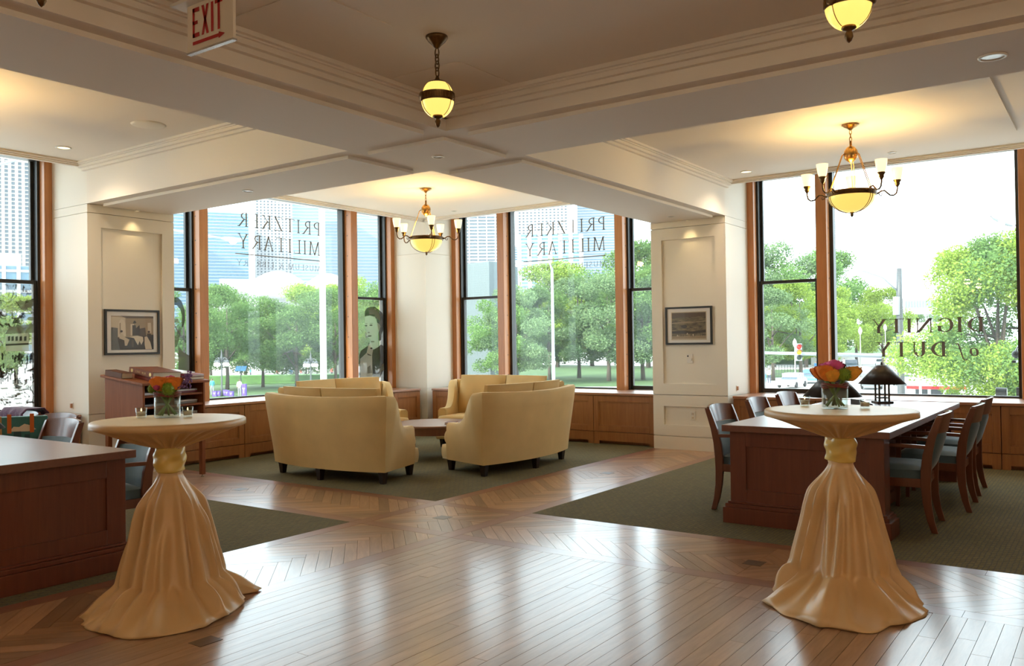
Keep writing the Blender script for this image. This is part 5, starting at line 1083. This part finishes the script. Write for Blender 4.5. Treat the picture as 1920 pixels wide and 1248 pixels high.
# ---- trees
def leafmat(name, c1, c2):
    m, N, L, b = newmat(name); N.remove(b); out = N['Material Output']; g = N.new('ShaderNodeNewGeometry'); oi = N.new('ShaderNodeObjectInfo'); cr = N.new('ShaderNodeValToRGB'); cr.color_ramp.elements[0].color = (*c1, 1); cr.color_ramp.elements[1].color = (*c2, 1)
    L.new(g.outputs['Random Per Island'], cr.inputs[0]); hv = N.new('ShaderNodeHueSaturation'); mr = N.new('ShaderNodeMapRange'); mr.inputs[3].default_value = .85; mr.inputs[4].default_value = 1.15; L.new(oi.outputs['Random'], mr.inputs[0]); L.new(mr.outputs[0], hv.inputs['Value']); L.new(cr.outputs[0], hv.inputs['Color'])
    d = N.new('ShaderNodeBsdfDiffuse'); t = N.new('ShaderNodeBsdfTranslucent'); L.new(hv.outputs[0], d.inputs[0]); L.new(hv.outputs[0], t.inputs[0]); mx = N.new('ShaderNodeMixShader'); mx.inputs[0].default_value = .4; L.new(d.outputs[0], mx.inputs[1]); L.new(t.outputs[0], mx.inputs[2]); L.new(mx.outputs[0], out.inputs[0]); return m
LM = {'mid': leafmat('leaf_mid', (.085, .165, .045), (.18, .29, .095)), 'bright': leafmat('leaf_bright', (.16, .255, .035), (.30, .40, .085)), 'cool': leafmat('leaf_cool', (.10, .17, .07), (.20, .285, .14))}
bark = mat('bark', (.09, .07, .055), .9, noise=.3, nscale=3)
def tree_meshes(seed, n=24000, leaf=.0092):
    g = np.random.default_rng(seed); nb = 34; cs = []
    for k in range(nb):
        a = g.uniform(0, 2*PI); h = g.uniform(0, 1); rr = .37*math.sqrt(max(0, 1-((h-.40)/.64)**2))*math.sqrt(g.uniform(.12, 1)); cs.append((rr*math.cos(a), rr*math.sin(a), .20+.70*h, g.uniform(.08, .14)))
    cs = np.array(cs); i = g.integers(0, nb, n); d = g.normal(size=(n, 3)); d /= np.linalg.norm(d, axis=1)[:, None]; c = cs[i, :3]+d*(cs[i, 3:]*g.uniform(.45, 1.05, (n, 1)))*np.array([1, 1, .75])
    u = g.normal(size=(n, 3)); u /= np.linalg.norm(u, axis=1)[:, None]; v = np.cross(u, g.normal(size=(n, 3))); v /= np.linalg.norm(v, axis=1)[:, None]; s_ = leaf*g.uniform(.6, 1.3, (n, 1))
    V = np.stack([c-u*s_, c+v*s_*.62, c+u*s_, c-v*s_*.62], 1).reshape(-1, 3)
    me = bpy.data.meshes.new('foliage'); me.from_pydata(V.tolist(), [], np.arange(4*n).reshape(n, 4).tolist())
    m = MB().tube([(0, 0, -.02), (.004, .002, .12), (-.004, .004, .28), (.004, 0, .5), (0, .004, .75)], [.020, .015, .013, .009, .003], 7)
    for k in range(9):
        b_ = cs[k]; z0 = .18+.04*k; m.tube([(0, 0, z0), (b_[0]*.5, b_[1]*.5, lerp(z0, b_[2], .6)), tuple(b_[:3])], [.008, .005, .002], 5)
    return me, m.mesh('trunk', True)
TV = [tree_meshes(s_) for s_ in (11, 22, 33)]+[tree_meshes(44, 52000, .0062)]
trn = random.Random(5)
def tree(px, depth, h, key, label, wide=1.0, grp='park trees beyond the windows', z=GZ):
    if depth > 60: label = {'mid': 'green', 'bright': 'sunlit yellow-green', 'cool': 'hazy grey-green'}[key]+(' tall ' if h > 17 else ' rounded ')+label
    k = trn.randrange(3) if depth > 60 else 3; t = thing('tree', label, 'tree', gp(px, depth, z), trn.uniform(0, 6.28), grp); t.scale = (h*wide, h*wide, h)
    for me, nm, mt in ((TV[k][0], 'foliage', LM[key]), (TV[k][1], 'trunk', bark)):
        q = me.copy() if not me.materials else me
        o = bpy.data.objects.new(nm, me); COL.objects.link(o); o.parent = t
        if not me.materials: me.materials.append(mt)
        o.material_slots[0].link = 'OBJECT'; o.material_slots[0].material = mt
    return t
A_, B2, C_ = 'park tree behind the left lettered window', 'tree in the grove behind the right lettered window', 'tree across the street beyond the street window'
for px, d, h, key, wd in ((345, 92, 12.5, 'mid', 1), (425, 100, 12.6, 'mid', 1.1), (492, 104, 11.8, 'mid', 1), (556, 100, 12.4, 'mid', 1.1), (628, 103, 12.2, 'mid', 1), (690, 112, 13.5, 'mid', 1), (460, 135, 14, 'mid', 1.1), (575, 140, 15.5, 'bright', 1.1), (640, 145, 16, 'bright', 1.1), (700, 150, 18.5, 'bright', 1), (395, 140, 14, 'cool', 1), (30, 120, 13, 'bright', 1.2), (-40, 110, 13, 'mid', 1)): tree(px, d, h, key, A_, wd)
for px, d, h, key, wd in ((880, 124, 12.8, 'mid', 1.0), (938, 99, 10.8, 'mid', 1.1), (968, 99, 12.0, 'cool', 1.0), (1030, 114, 13, 'mid', 1.05), (1085, 118, 14.6, 'cool', 1.1), (1140, 108, 14.2, 'cool', 1.2), (1205, 110, 14.8, 'mid', 1.1), (925, 180, 22, 'bright', 1), (985, 175, 22, 'bright', 1.1), (1045, 172, 22.5, 'bright', 1.1), (1110, 176, 23, 'bright', 1.1), (1165, 165, 24, 'mid', 1), (1215, 160, 25, 'mid', 1), (1275, 160, 24, 'mid', 1)): tree(px, d, h, key, B2, wd)
for px, d, h, key, wd in ((1405, 150, 22, 'cool', 1), (1450, 155, 24, 'cool', 1), (1510, 150, 22.5, 'mid', 1), (1555, 160, 22, 'mid', 1), (1448, 104, 11.5, 'cool', 1.2), (1500, 108, 12.8, 'bright', 1.2), (1550, 125, 13, 'bright', 1.1), (1606, 152, 15.5, 'bright', 1.0), (1655, 142, 13.8, 'bright', 1), (1655, 236, 14, 'mid', 1), (1740, 300, 16, 'cool', 1), (1790, 290, 15, 'cool', 1)): tree(px, d, h, key, C_, wd, z=GZ if d < 165 else GZ+1.7)
tree(1872, 38, 9.9, 'bright', 'large bright tree close outside the street window, right of the lettering', 1.05); tree(1955, 37, 10.4, 'mid', 'large tree past the mullion of the street window', 1.1)
hedge = mat('hedge_leaf', (.055, .13, .03), .9, noise=.5, nscale=4, bump=1, bscale=6)
t = MB().prism([gp(385, 113)[:2], gp(640, 113)[:2], gp(636, 117)[:2], gp(388, 117)[:2]], lambda a, b: (a, b, GZ), lambda a, b: (a, b, GZ+1.1)).build('hedge', hedge, fix=True); tag(t, 'long clipped hedge beyond the lawn, left lettered window', 'hedge')

# ---- towers
def tower(label, px0, px1, ytop, depth, style, deep=30, floors=3.6, far=2.1):
    depth *= far; deep *= far
    a, b = Vector(gp((px0+px1)/2, depth)), None; w_ = (px1-px0)*depth/FPX; H = 1.47+(645-ytop)*depth/FPX-GZ; d = Vector((a.x-CAM.x, a.y-CAM.y)).normalized(); rz = math.atan2(d.y, d.x)-PI/2
    t = thing('tower', label, 'building', a, rz, 'city towers beyond the park'); gcol, bcol = style[0], style[1]
    MB().box((-w_/2, 0, 0), (w_/2, deep, H)).build('glass_body', gcol, t)
    m = MB(); n = int(H/floors)
    for k in range(n+1):
        z = k*floors; hb = floors*style[2]; m.box((-w_/2-.35, -.35, z), (w_/2+.35, deep+.35, z+hb))
    o = m.build('floor_bands', bcol, t); o['kind'] = 'stuff'
    if style[3]:
        m = MB(); nv = max(2, int(w_/style[3]))
        for k in range(nv+1): x = -w_/2+k*w_/nv; hw = style[3]*style[4]/2; m.box((x-hw, -.6, 0), (x+hw, .1, H))
        for k in range(int(deep/style[3])+1): y_ = k*style[3]; m.box((-w_/2-.6, y_-hw, 0), (-w_/2+.1, y_+hw, H)); m.box((w_/2-.1, y_-hw, 0), (w_/2+.6, y_+hw, H))
        o = m.build('piers', bcol, t); o['kind'] = 'stuff'
    MB().box((-w_*.3, deep*.2, H), (w_*.3, deep*.8, H+5)).build('roof_plant', bcol, t); return t
gb = mat('blue_glass', (.075, .14, .195), .25); gl_ = mat('pale_blue_glass', (.15, .215, .27), .25); gd = mat('grey_window_glass', (.07, .09, .11), .3); wb = mat('white_cladding', (.31, .31, .32), .7); bb = mat('beige_cladding', (.25, .23, .21), .8); pb = mat('pale_blue_cladding', (.25, .30, .34), .6)
tower('blue glass condominium tower with white balcony lines, behind the letters', 318, 465, 392, 450, (gb, pb, .22, 0, 0), 40)
tower('white tower with paired dark windows behind the left lettering', 483, 548, 300, 500, (gd, wb, .5, 4.2, .55), 26)
tower('broad pale blue office slab with white floor lines by the flagpole', 549, 722, 290, 560, (gl_, wb, .25, 0, 0), 30, 4.4)
tower('tall beige tower with vertical stripes above the engraved pane', -60, 62, 200, 360, (gd, bb, .3, 5.2, .5), 30)
tower('small blue-grey office block below the striped beige tower', -40, 56, 487, 250, (gb, wb, .25, 4.0, .3), 24, 3.6, 1.2)
tower('white apartment tower with curved balcony lines over the glass block', 866, 948, 330, 420, (gd, wb, .42, 9, .12), 30, 3.4)
tower('white grid tower behind the right lettering', 974, 1068, 280, 500, (gd, wb, .5, 4.5, .5), 36)
tower('lower blue and white apartment block in front of the grid tower', 976, 1092, 442, 400, (gb, wb, .35, 9, .45), 24)
tower('pale grey office tower right of the grid tower', 1086, 1170, 300, 540, (gl_, wb, .45, 0, 0), 36)
tower('small distant grey-blue tower beside the mullion', 950, 986, 466, 620, (gb, wb, .4, 0, 0), 30)
tower('low white concert building with flat roof above the park trees', 392, 500, 548, 250, (wb, wb, .3, 0, 0), 20, 5, 1)
# glass block fountain tower
a = gp(922, 110); t = thing('glass_block_tower', 'tall glass block fountain tower among the grove trees', 'fountain', a, YAW-PI/2+.75)
gbm = mat('glass_block', (.15, .20, .215), .3, noise=.15, nscale=3); MB().box((-2.4, -2.4, 0), (2.4, 2.4, 15.2)).build('core', gbm, t); m = MB(); m2 = MB()
for k in range(52):
    z = k*.292; m.box((-2.46, -2.46, z), (2.46, 2.46, z+.085))
for k in range(17):
    x = -2.4+k*.3; m2.box((x-.045, -2.46, 0), (x+.045, 2.46, 15.2)); m2.box((-2.46, x-.045, 0), (2.46, x+.045, 15.2))
gj = mat('glass_block_joint', (.12, .15, .16), .6); o = m.build('course_joint', gj, t); o['kind'] = 'stuff'; o = m2.build('head_joint', gj, t); o['kind'] = 'stuff'
# steel sails of the pavilion
steel = mat('bright_steel', (.33, .345, .36), .45, .0)
def sail(label, px0, px1, y0, y1, depth, bend, s_):
    t = thing('pavilion_sail', label, 'roof sail', gp((px0+px1)/2, depth), YAW-PI/2); w_ = (px1-px0)*depth/FPX; zl, zh = [1.47+(645-y)*depth/FPX-GZ for y in (y1, y0)]; rows = []
    for j in range(13):
        v = j/12; rows.append([(lerp(-w_/2, w_/2, u/16), -bend*math.sin(PI*v)+lerp(0, 6, v), lerp(zl, lerp(zl, zh, .35+.65*math.sin(PI*min(1, (u/16 if s_ > 0 else 1-u/16)*.75+.12))), v)) for u in range(17)])
    o = MB().grid(rows).build('shell', steel, t, smooth=True); md = o.modifiers.new('thick', 'SOLIDIFY'); md.thickness = .4
    MB().box((-w_/2, 5.5, 0), (w_/2, 7, zl+1)).build('support', wb, t); return t
sail('large curved steel sail of the concert pavilion', 455, 562, 500, 556, 230, 6, 1); sail('second curved steel sail behind the white flagpole', 566, 648, 506, 556, 246, 6, -1)

# ---- poles, lamps, signals
wpole = mat('white_pole', (.28, .275, .25), .4); gpole = mat('grey_pole', (.30, .33, .36), .4, .5); dpole = mat('dark_pole', (.06, .065, .07), .5); opal = mat('opal_lamp', (.80, .80, .74), .3)
p = gp(606, 35); t = thing('flagpole', 'thick white pole standing outside the left lettered window', 'pole', p); MB().tube([(0, 0, 0), (0, 0, 14)], [.14, .12], 16).build('shaft', wpole, t, smooth=True); MB().lathe([(.30, 0), (.30, .2), (.18, .3)], 16).build('base', wpole, t)
def cobra(label, px, depth, yarm, pxhead, yhead, pole=True):
    base = Vector(gp(px, depth)); top = at(px, yarm, depth); hd = at(pxhead, yhead, depth); t = thing('street_lamp', label, 'street lamp', base); L_ = lambda v: tuple(v-base)
    mid = top+(hd-top)*.15+Vector((0, 0, .12)); low = Vector((base.x, base.y, top.z-.5))
    MB().tube([(0, 0, 0), L_(low), L_(low+(top-low)*.7+(hd-top)*.03), L_(mid), L_(hd)], [.085, .06, .05, .045, .035], 10).build('pole', gpole, t, smooth=True)
    d = (hd-top).normalized(); sd = Vector((-d.y, d.x, 0)); m = MB(); rows = []
    for f, r_, z_ in ((-.1, .05, .03), (.05, .13, .07), (.3, .17, .09), (.55, .15, .07), (.72, .04, .02)): rows.append([L_(hd+d*f+sd*(r_*math.cos(a*PI/5))+Vector((0, 0, z_*math.sin(a*PI/5)))) for a in range(10)])
    m.grid(rows, cu=True).build('head', gpole, t, smooth=True); MB().ball(L_(hd+d*.32+Vector((0, 0, -.07))), .14, 12, 8, .7).build('lens', opal, t, smooth=True); return t
cobra('grey cobra-head street lamp in front of the grove trees', 1037, 36, 497, 985, 494); cobra('street lamp arm reaching across the blue glass tower', 296, 30, 434, 420, 447); cobra('street lamp head seen above the tree at the street window', 1916, 30, 431, 1893, 421); cobra('street lamp arm crossing the striped beige tower', -60, 28, 330, 45, 297)
def park_lamp(label, px, depth, ytip, globes):
    base = gp(px, depth); H = at(px, ytip, depth).z-GZ; t = thing('park_lamp', label, 'park lamp', base)
    MB().tube([(0, 0, 0), (0, 0, .8), (0, 0, H-.5), (0, 0, H-.35)], [.16, .09, .06, .05], 10).build('post', dpole if globes > 1 else wpole, t, smooth=True)
    if globes > 1:
        MB().tube([(0, 0, H-.9), (0, 0, H)], [.12, .02], 8).build('finial', dpole, t)
        for k in range(globes):
            a = 2*PI*k/globes+.4; c, s_ = math.cos(a)*.62, math.sin(a)*.62; ar = MB().tube([(0, 0, H-1.3), (c*.6, s_*.6, H-.8), (c, s_, H-.95), (c, s_, H-1.15)], .045, 6).build('arm', dpole, t, smooth=True); MB().lathe([(.05, 0), (.2, -.12), (.22, -.2)], 10, (c, s_, H-1.05)).build('hood', dpole, ar); MB().ball((c, s_, H-1.5), .24, 12, 8).build('globe', opal, ar, smooth=True)
    else: MB().lathe([(.0005, 0), (.05, -.05), (.2, -.35), (.24, -.6), (.14, -.9), (.09, -1.0)], 14, (0, 0, H)).build('globe', opal, t, smooth=True)
    return t
park_lamp('dark park lamp with white globes beside the blue panel sign', 415, 86, 655, 4); park_lamp('dark park lamp with white globes left of the white pole', 582, 90, 658, 4); park_lamp('pale acorn street lamp beside the dark parked car', 1613, 108, 612, 1); park_lamp('pale acorn street lamp behind the letter T', 1660, 125, 607, 1); park_lamp('pale acorn street lamp beside the traffic signal', 1490, 100, 634, 1); park_lamp('pale acorn street lamp below the lettering', 1724, 52, 668, 1)
base = Vector(gp(1688, 45)); t = thing('signal_pole', 'dark signal pole with long horizontal mast arm across the street window', 'pole', base); L_ = lambda px, py: tuple(at(px, py, 45)-base)
MB().tube([(0, 0, 0), (0, 0, 1.5), L_(1686, 560), L_(1686, 503)], [.24, .20, .15, .13], 12).build('shaft', dpole, t, smooth=True); MB().tube([L_(1688, 668), L_(1560, 664), L_(1425, 661)], [.13, .10, .075], 10).build('mast_arm', gpole, t, smooth=True)
MB().tube([L_(1686, 548), L_(1655, 520), L_(1620, 508), L_(1582, 504)], [.05, .045, .04, .03], 8).build('lamp_arm', gpole, t, smooth=True); MB().tube([L_(1681, 556), L_(1681, 590)], .19, 12).build('transformer', gpole, t); MB().tube([L_(1691, 560), L_(1692, 700)], .05, 6).build('conduit', dpole, t)
b = Vector(at(1497, 660, 44.7)); t = thing('traffic_signal', 'traffic signal showing red hung on the mast arm', 'traffic light', b, YAW-PI/2)
MB().box((-.17, -.10, -.45), (.17, .14, .45)).build('housing', gpole, t, bevel=.03)
for z, c, e in ((.28, (1, .02, .01), 1.6), (0, (1, .32, .01), 1.0), (-.28, (.02, .05, .03), 0)):
    o = MB().lathe([(.0005, .03), (.10, .02), (.13, 0)], 16).build('lens', glow('signal_%d' % int(z*100+50), c, e), t, smooth=True); o.location = (0, -.10, z); o.rotation_euler = (PI/2, 0, 0); v = MB().lathe([(.14, 0), (.15, .16)], 14, a0=0, a1=PI).build('visor', dpole, t); v.location = (0, -.10, z); v.rotation_euler = (PI/2, 0, 0)
for px, py, lab, k in ((1897, 735, 'black floodlight fixed outside the foot of the street window', 1), (1905, 664, 'small dome camera fixed outside the street window', 0)):
    q = on(px, py, 'x', 6.72); t = thing('floodlight' if k else 'dome_camera', lab, 'floodlight' if k else 'camera', q)
    MB().box((-.27, -.02, -.10), (.02, .02, -.07)).build('wall_arm', M['black'], t)
    if k: MB().tube([(0, .05, 0), (0, -.03, 0), (0, .17, .0)][::2], [.055, .06], 14).build('barrel', M['black'], t); MB().box((-.02, -.09, -.12), (.02, -.05, .06)).build('bracket', M['black'], t)
    else: MB().ball((0, 0, 0), .05, 14, 8).build('dome', M['black'], t, smooth=True); MB().tube([(0, 0, .04), (0, -.02, .09), (0, -.16, .09)], .015, 6).build('arm', gpole, t)
# ---- blue panel sign, purple banners, railing, bridge, kiosk
t = thing('panel_sign', 'tilted blue panel on a post over the park lawn', 'sign', gp(451, 98), YAW-PI/2); MB().tube([(0, 0, 0), (0, 0, 2.4)], .05, 8).build('post', dpole, t)
for sx in (-1, 1): MB().hexa([(sx*.32-.3, -.3, 2.2), (sx*.32+.3, -.3, 2.2), (sx*.32+.3, -.25, 2.16), (sx*.32-.3, -.25, 2.16), (sx*.32-.3, .3, 2.75), (sx*.32+.3, .3, 2.75), (sx*.32+.3, .35, 2.7), (sx*.32-.3, .35, 2.7)]).build('panel', mat('solar_blue', (.10, .25, .42), .2), t)
purp = mat('purple_banner', (.10, .05, .33), .6)
for px, d, h in ((402, 86, .55), (409, 87, .5), (421, 88, .55), (425, 87, .55), (433, 86, .5), (457, 84, 1.3)):
    t = thing('banner_box', 'tall purple banner box with white letter on the lawn' if h > 1 else 'small purple banner box with white letter at the lawn edge', 'banner', gp(px, d), YAW-PI/2, 'purple banner boxes'); MB().box((-.2, -.2, 0), (.2, .2, h)).build('box', purp, t); MBoxes([((-.13, -.205, h*.62), (.13, -.2, h*.72)), ((-.04, -.205, h*.3), (.04, -.2, h*.62))]).build('letter', wb, t)
t = thing('railing', 'dark iron railing before the shrubs at the street corner', 'railing', gp(1465, 118), YAW-PI/2)
for k in range(17): MB().box((-3.2+k*.4-.03, -.03, 0), (-3.2+k*.4+.03, .03, 1.5)).build('post', dpole, t)
for z in (.15, 1.42): MB().box((-3.25, -.025, z), (3.25, .025, z+.08)).build('rail', dpole, t)
a, b = Vector(gp(1700, 260)), Vector(gp(1830, 250)); t = thing('footbridge', 'white elevated footbridge crossing above the trees', 'bridge', (a+b)/2, math.atan2(b.y-a.y, b.x-a.x)); Lh = (b-a).length/2
z0 = 1.47+(641-590)*255/FPX-GZ; MB().box((-Lh, -2, z0-1.2), (Lh, 2, z0+.9)).build('deck', wb, t); MB().box((-Lh, -2.1, z0+.9), (Lh, -2.0, z0+2.9)).build('balustrade', gl_, t)
for k in range(24): MB().box((-Lh+k*Lh/12-.08, -2.2, z0+.9), (-Lh+k*Lh/12+.08, -2.1, z0+3)).build('baluster', wb, t)
for sx in (-.8, .8): MB().box((sx*Lh-.6, -1, 0), (sx*Lh+.6, 1, z0-1.2)).build('pier', wb, t)
t = thing('white_pavilion', 'low white building wall behind the lettered street window', 'building', gp(1742, 215), YAW-PI/2-.3); MB().box((-5, 0, 0), (4, 8, 8.2)).build('wall', wallw, t); MB().box((-5.3, -.3, 8.2), (4.3, 8.3, 8.7)).build('parapet', wb, t); MB().box((.5, -.05, 0), (1.8, .02, 3)).build('doorway', gd, t)
t = thing('kiosk', 'white street kiosk with red-edged awning below the lettering', 'kiosk', gp(1755, 55), YAW-PI/2-.5); MB().box((-1.5, 0, 0), (1.5, 1.6, 2.2)).build('body', wallw, t); MB().hexa([(-1.7, -.9, 1.75), (1.7, -.9, 1.75), (1.7, .1, 2.3), (-1.7, .1, 2.3), (-1.7, -.9, 1.82), (1.7, -.9, 1.82), (1.7, .1, 2.4), (-1.7, .1, 2.4)]).build('awning', wb, t); MB().box((-1.72, -.93, 1.66), (1.72, -.88, 1.86)).build('awning_edge', M['red'], t)
for x in (-.9, 0, .9): MB().box((x-.35, -.03, .5), (x+.35, .01, 1.6)).build('display', dpole, t)

# ---- cars
tyre = mat('tyre', (.02, .02, .02), .8); cglass = mat('car_glass', (.05, .07, .09), .1); tail = mat('tail_light', (.5, .02, .02), .3); headl = mat('head_light', (.7, .7, .7), .1)
def car(label, px, depth, col, rz, suv=False):
    t = thing('car', label, 'car', gp(px, depth), rz, 'cars in the street'); body = mat('car_paint_'+str(len(bpy.data.materials)), col, .3, .2, coat=.6); hr = 1.72 if suv else 1.45; hb = .95 if suv else .85
    prof = [(-2.2, .32), (2.2, .32), (2.25, .6), (2.1, hb-.08), (1.15, hb), (-1.65, hb+.03), (-2.15, hb-.02), (-2.25, .6)]; m = MB().prism(prof, lambda a, b: (a, -.88, b), lambda a, b: (a, .88, b)); m.build('body', body, t, bevel=.06, fix=True)
    x0, x1 = (-1.95, .95) if suv else (-1.5, 1.0); cab = [(x0, hb), (x1, hb), (x1-.75, hr), (x0+(.25 if suv else .6), hr)]
    g = MB().prism(cab, lambda a, b: (a, -.80+.15*(b-hb), b), lambda a, b: (a, .80-.15*(b-hb), b)).build('cabin_glass', cglass, t, fix=True); MB().box((x0+(.25 if suv else .6)-.03, -.68, hr-.02), (x1-.72, .68, hr+.05)).build('roof', body, t, bevel=.02)
    for k in ((x1-.38, .06), ((x0+x1)/2-.15, .05), (x0+.3, .07)): MB().box((k[0]-k[1], -.80, hb), (k[0]+k[1], .80, hr)).build('pillar', body, t)
    for x in (-1.38, 1.4):
        for y in (-.86, .86):
            w_ = MB().lathe([(.0005, -.1), (.2, -.11), (.31, -.09), (.33, 0), (.31, .09), (.2, .11), (.0005, .1)], 18).build('wheel', tyre, t, smooth=True); w_.location = (x, y, .33); w_.rotation_euler = (PI/2, 0, 0)
    for y in (-.62, .62): MB().box((2.16, y-.18, .6), (2.25, y+.18, .75)).build('head_light', headl, t); MB().box((-2.25, y-.18, .65), (-2.17, y+.18, .83)).build('tail_light', tail, t)
    return t
ry = YAW-PI/2
car('dark grey sport utility car turning on the bright street', 1596, 128, (.10, .12, .15), ry-1.9, True); car('blue car waiting at the kerb beside the pavement', 1519, 97, (.09, .20, .30), ry-1.95); car('white car behind the bottom rail of the narrow street pane', 1484, 88, (.70, .70, .70), ry-2.2); car('dark sedan with red tail light behind the bronze lamps', 1632, 84, (.16, .17, .18), ry+1.2); car('white van-like car far along the street', 1652, 148, (.75, .75, .75), ry-2.0, True); car('silver car behind the lamp shade on the street', 1690, 90, (.55, .57, .6), ry+1.2)

# ---- people (one continuous body each)
def person_mesh(walk, seed):
    V = [(0, 0, .95), (0, .0, 1.18), (0, .01, 1.40), (0, .02, 1.52), (0, .03, 1.64), (0, .02, 1.74), (-.18, .0, 1.42), (-.24, -.05*walk, 1.15), (-.22, .10*walk, .90), (.18, 0, 1.42), (.24, .06*walk, 1.15), (.22, .14, .92), (-.09, 0, .90), (-.10, .12*walk, .50), (-.10, -.05*walk, .08), (-.10, .08, .03), (.09, 0, .90), (.10, -.04*walk, .50), (.10, -.22*walk, .10), (.10, -.10*walk+.06, .03)]
    E = [(0, 1), (1, 2), (2, 3), (3, 4), (4, 5), (2, 6), (6, 7), (7, 8), (2, 9), (9, 10), (10, 11), (0, 12), (12, 13), (13, 14), (14, 15), (0, 16), (16, 17), (17, 18), (18, 19)]
    Rr = [.15, .15, .15, .06, .095, .08, .065, .05, .04, .065, .05, .04, .095, .07, .05, .045, .095, .07, .05, .045]
    me = bpy.data.meshes.new('body'); me.from_pydata(V, E, []); o = bpy.data.objects.new('body_tmp', me); COL.objects.link(o); o.modifiers.new('s', 'SKIN'); sv = me.skin_vertices[0].data
    for i, r_ in enumerate(Rr): sv[i].radius = (r_, r_*.85)
    sv[0].use_root = True; md = o.modifiers.new('u', 'SUBSURF'); md.levels = md.render_levels = 1
    dg = bpy.context.evaluated_depsgraph_get(); nm = bpy.data.meshes.new_from_object(o.evaluated_get(dg)); bpy.data.objects.remove(o); return nm
skin = mat('skin', (.42, .25, .17), .6); hairm = mat('hair', (.05, .035, .025), .7)
PM = [person_mesh(1.0, 0), person_mesh(.3, 1)]
cloth = {k: mat('cloth_'+k, c, .8) for k, c in dict(yellow=(.66, .62, .36), navy=(.04, .05, .09), blue=(.07, .20, .38), white=(.70, .70, .70), grey=(.3, .3, .32), black=(.03, .03, .03), red=(.4, .06, .05), teal=(.06, .30, .32)).items()}
def person(label, px, depth, shirt, trouser, rz, k, z=GZ, grp=None):
    me = PM[k].copy(); me.name = 'person'
    for m_ in (cloth[trouser], cloth[shirt], skin, hairm): me.materials.append(m_)
    for p in me.polygons:
        c = p.center; p.material_index = 0 if (c.z < .98 and abs(c.x) < .19) else (2 if c.z < 1.0 else (1 if c.z < 1.50 else (3 if c.z > 1.70 or c.y < -.01 else 2))); p.use_smooth = True
    o = bpy.data.objects.new('person', me); COL.objects.link(o); o.location = gp(px, depth, z); o.rotation_euler = (0, 0, rz); return tag(o, label, 'person', grp)
person('person in pale yellow jacket and dark trousers walking on the pavement', 1441, 97, 'yellow', 'navy', ry, 0); person('person in blue trousers walking beside the yellow jacket', 1433, 98, 'grey', 'blue', ry, 1); person('person in a blue running outfit on the pavement', 1529, 122, 'blue', 'navy', ry+PI, 0); person('person in white top standing by the tall purple banner', 448, 85, 'white', 'grey', ry, 1); person('person in teal standing beside the reading stand edge of the window', 397, 88, 'teal', 'grey', ry+.5, 1)
person('person in dark clothes on the terrace by the signal pole', 1634, 168, 'black', 'black', ry, 0, GZ+1.8); person('person in red top on the terrace by the signal pole', 1626, 170, 'red', 'navy', ry+1, 1, GZ+1.8); person('person in white shirt crossing beyond the mast arm', 1582, 140, 'white', 'grey', ry+.4, 0); person('person in dark suit near the letter U', 1697, 168, 'navy', 'navy', ry, 0, GZ+.0)
r = random.Random(3)
for k in range(14):
    c_ = r.choice(['white', 'blue', 'grey', 'teal', 'white', 'red']); person('park visitor in %s top gathered beyond the hedge' % c_, 425+k*15+r.uniform(-5, 5), 122+r.uniform(0, 12), c_, r.choice(['navy', 'grey', 'black']), r.uniform(0, 6), k % 2, GZ, 'park visitors beyond the hedge')

# lamps that stand outside the picture say so in their names
bpy.context.view_layer.update()
for o in list(bpy.data.objects):
    if o.type == 'LIGHT' and o.data.type != 'SUN':
        q = seen(o.matrix_world.translation)
        if q is None or not (0 <= q[0] <= 1920 and 0 <= q[1] <= 1248): o.name = o.name.split('.')[0]+'_offscreen'; o.data.name = o.name
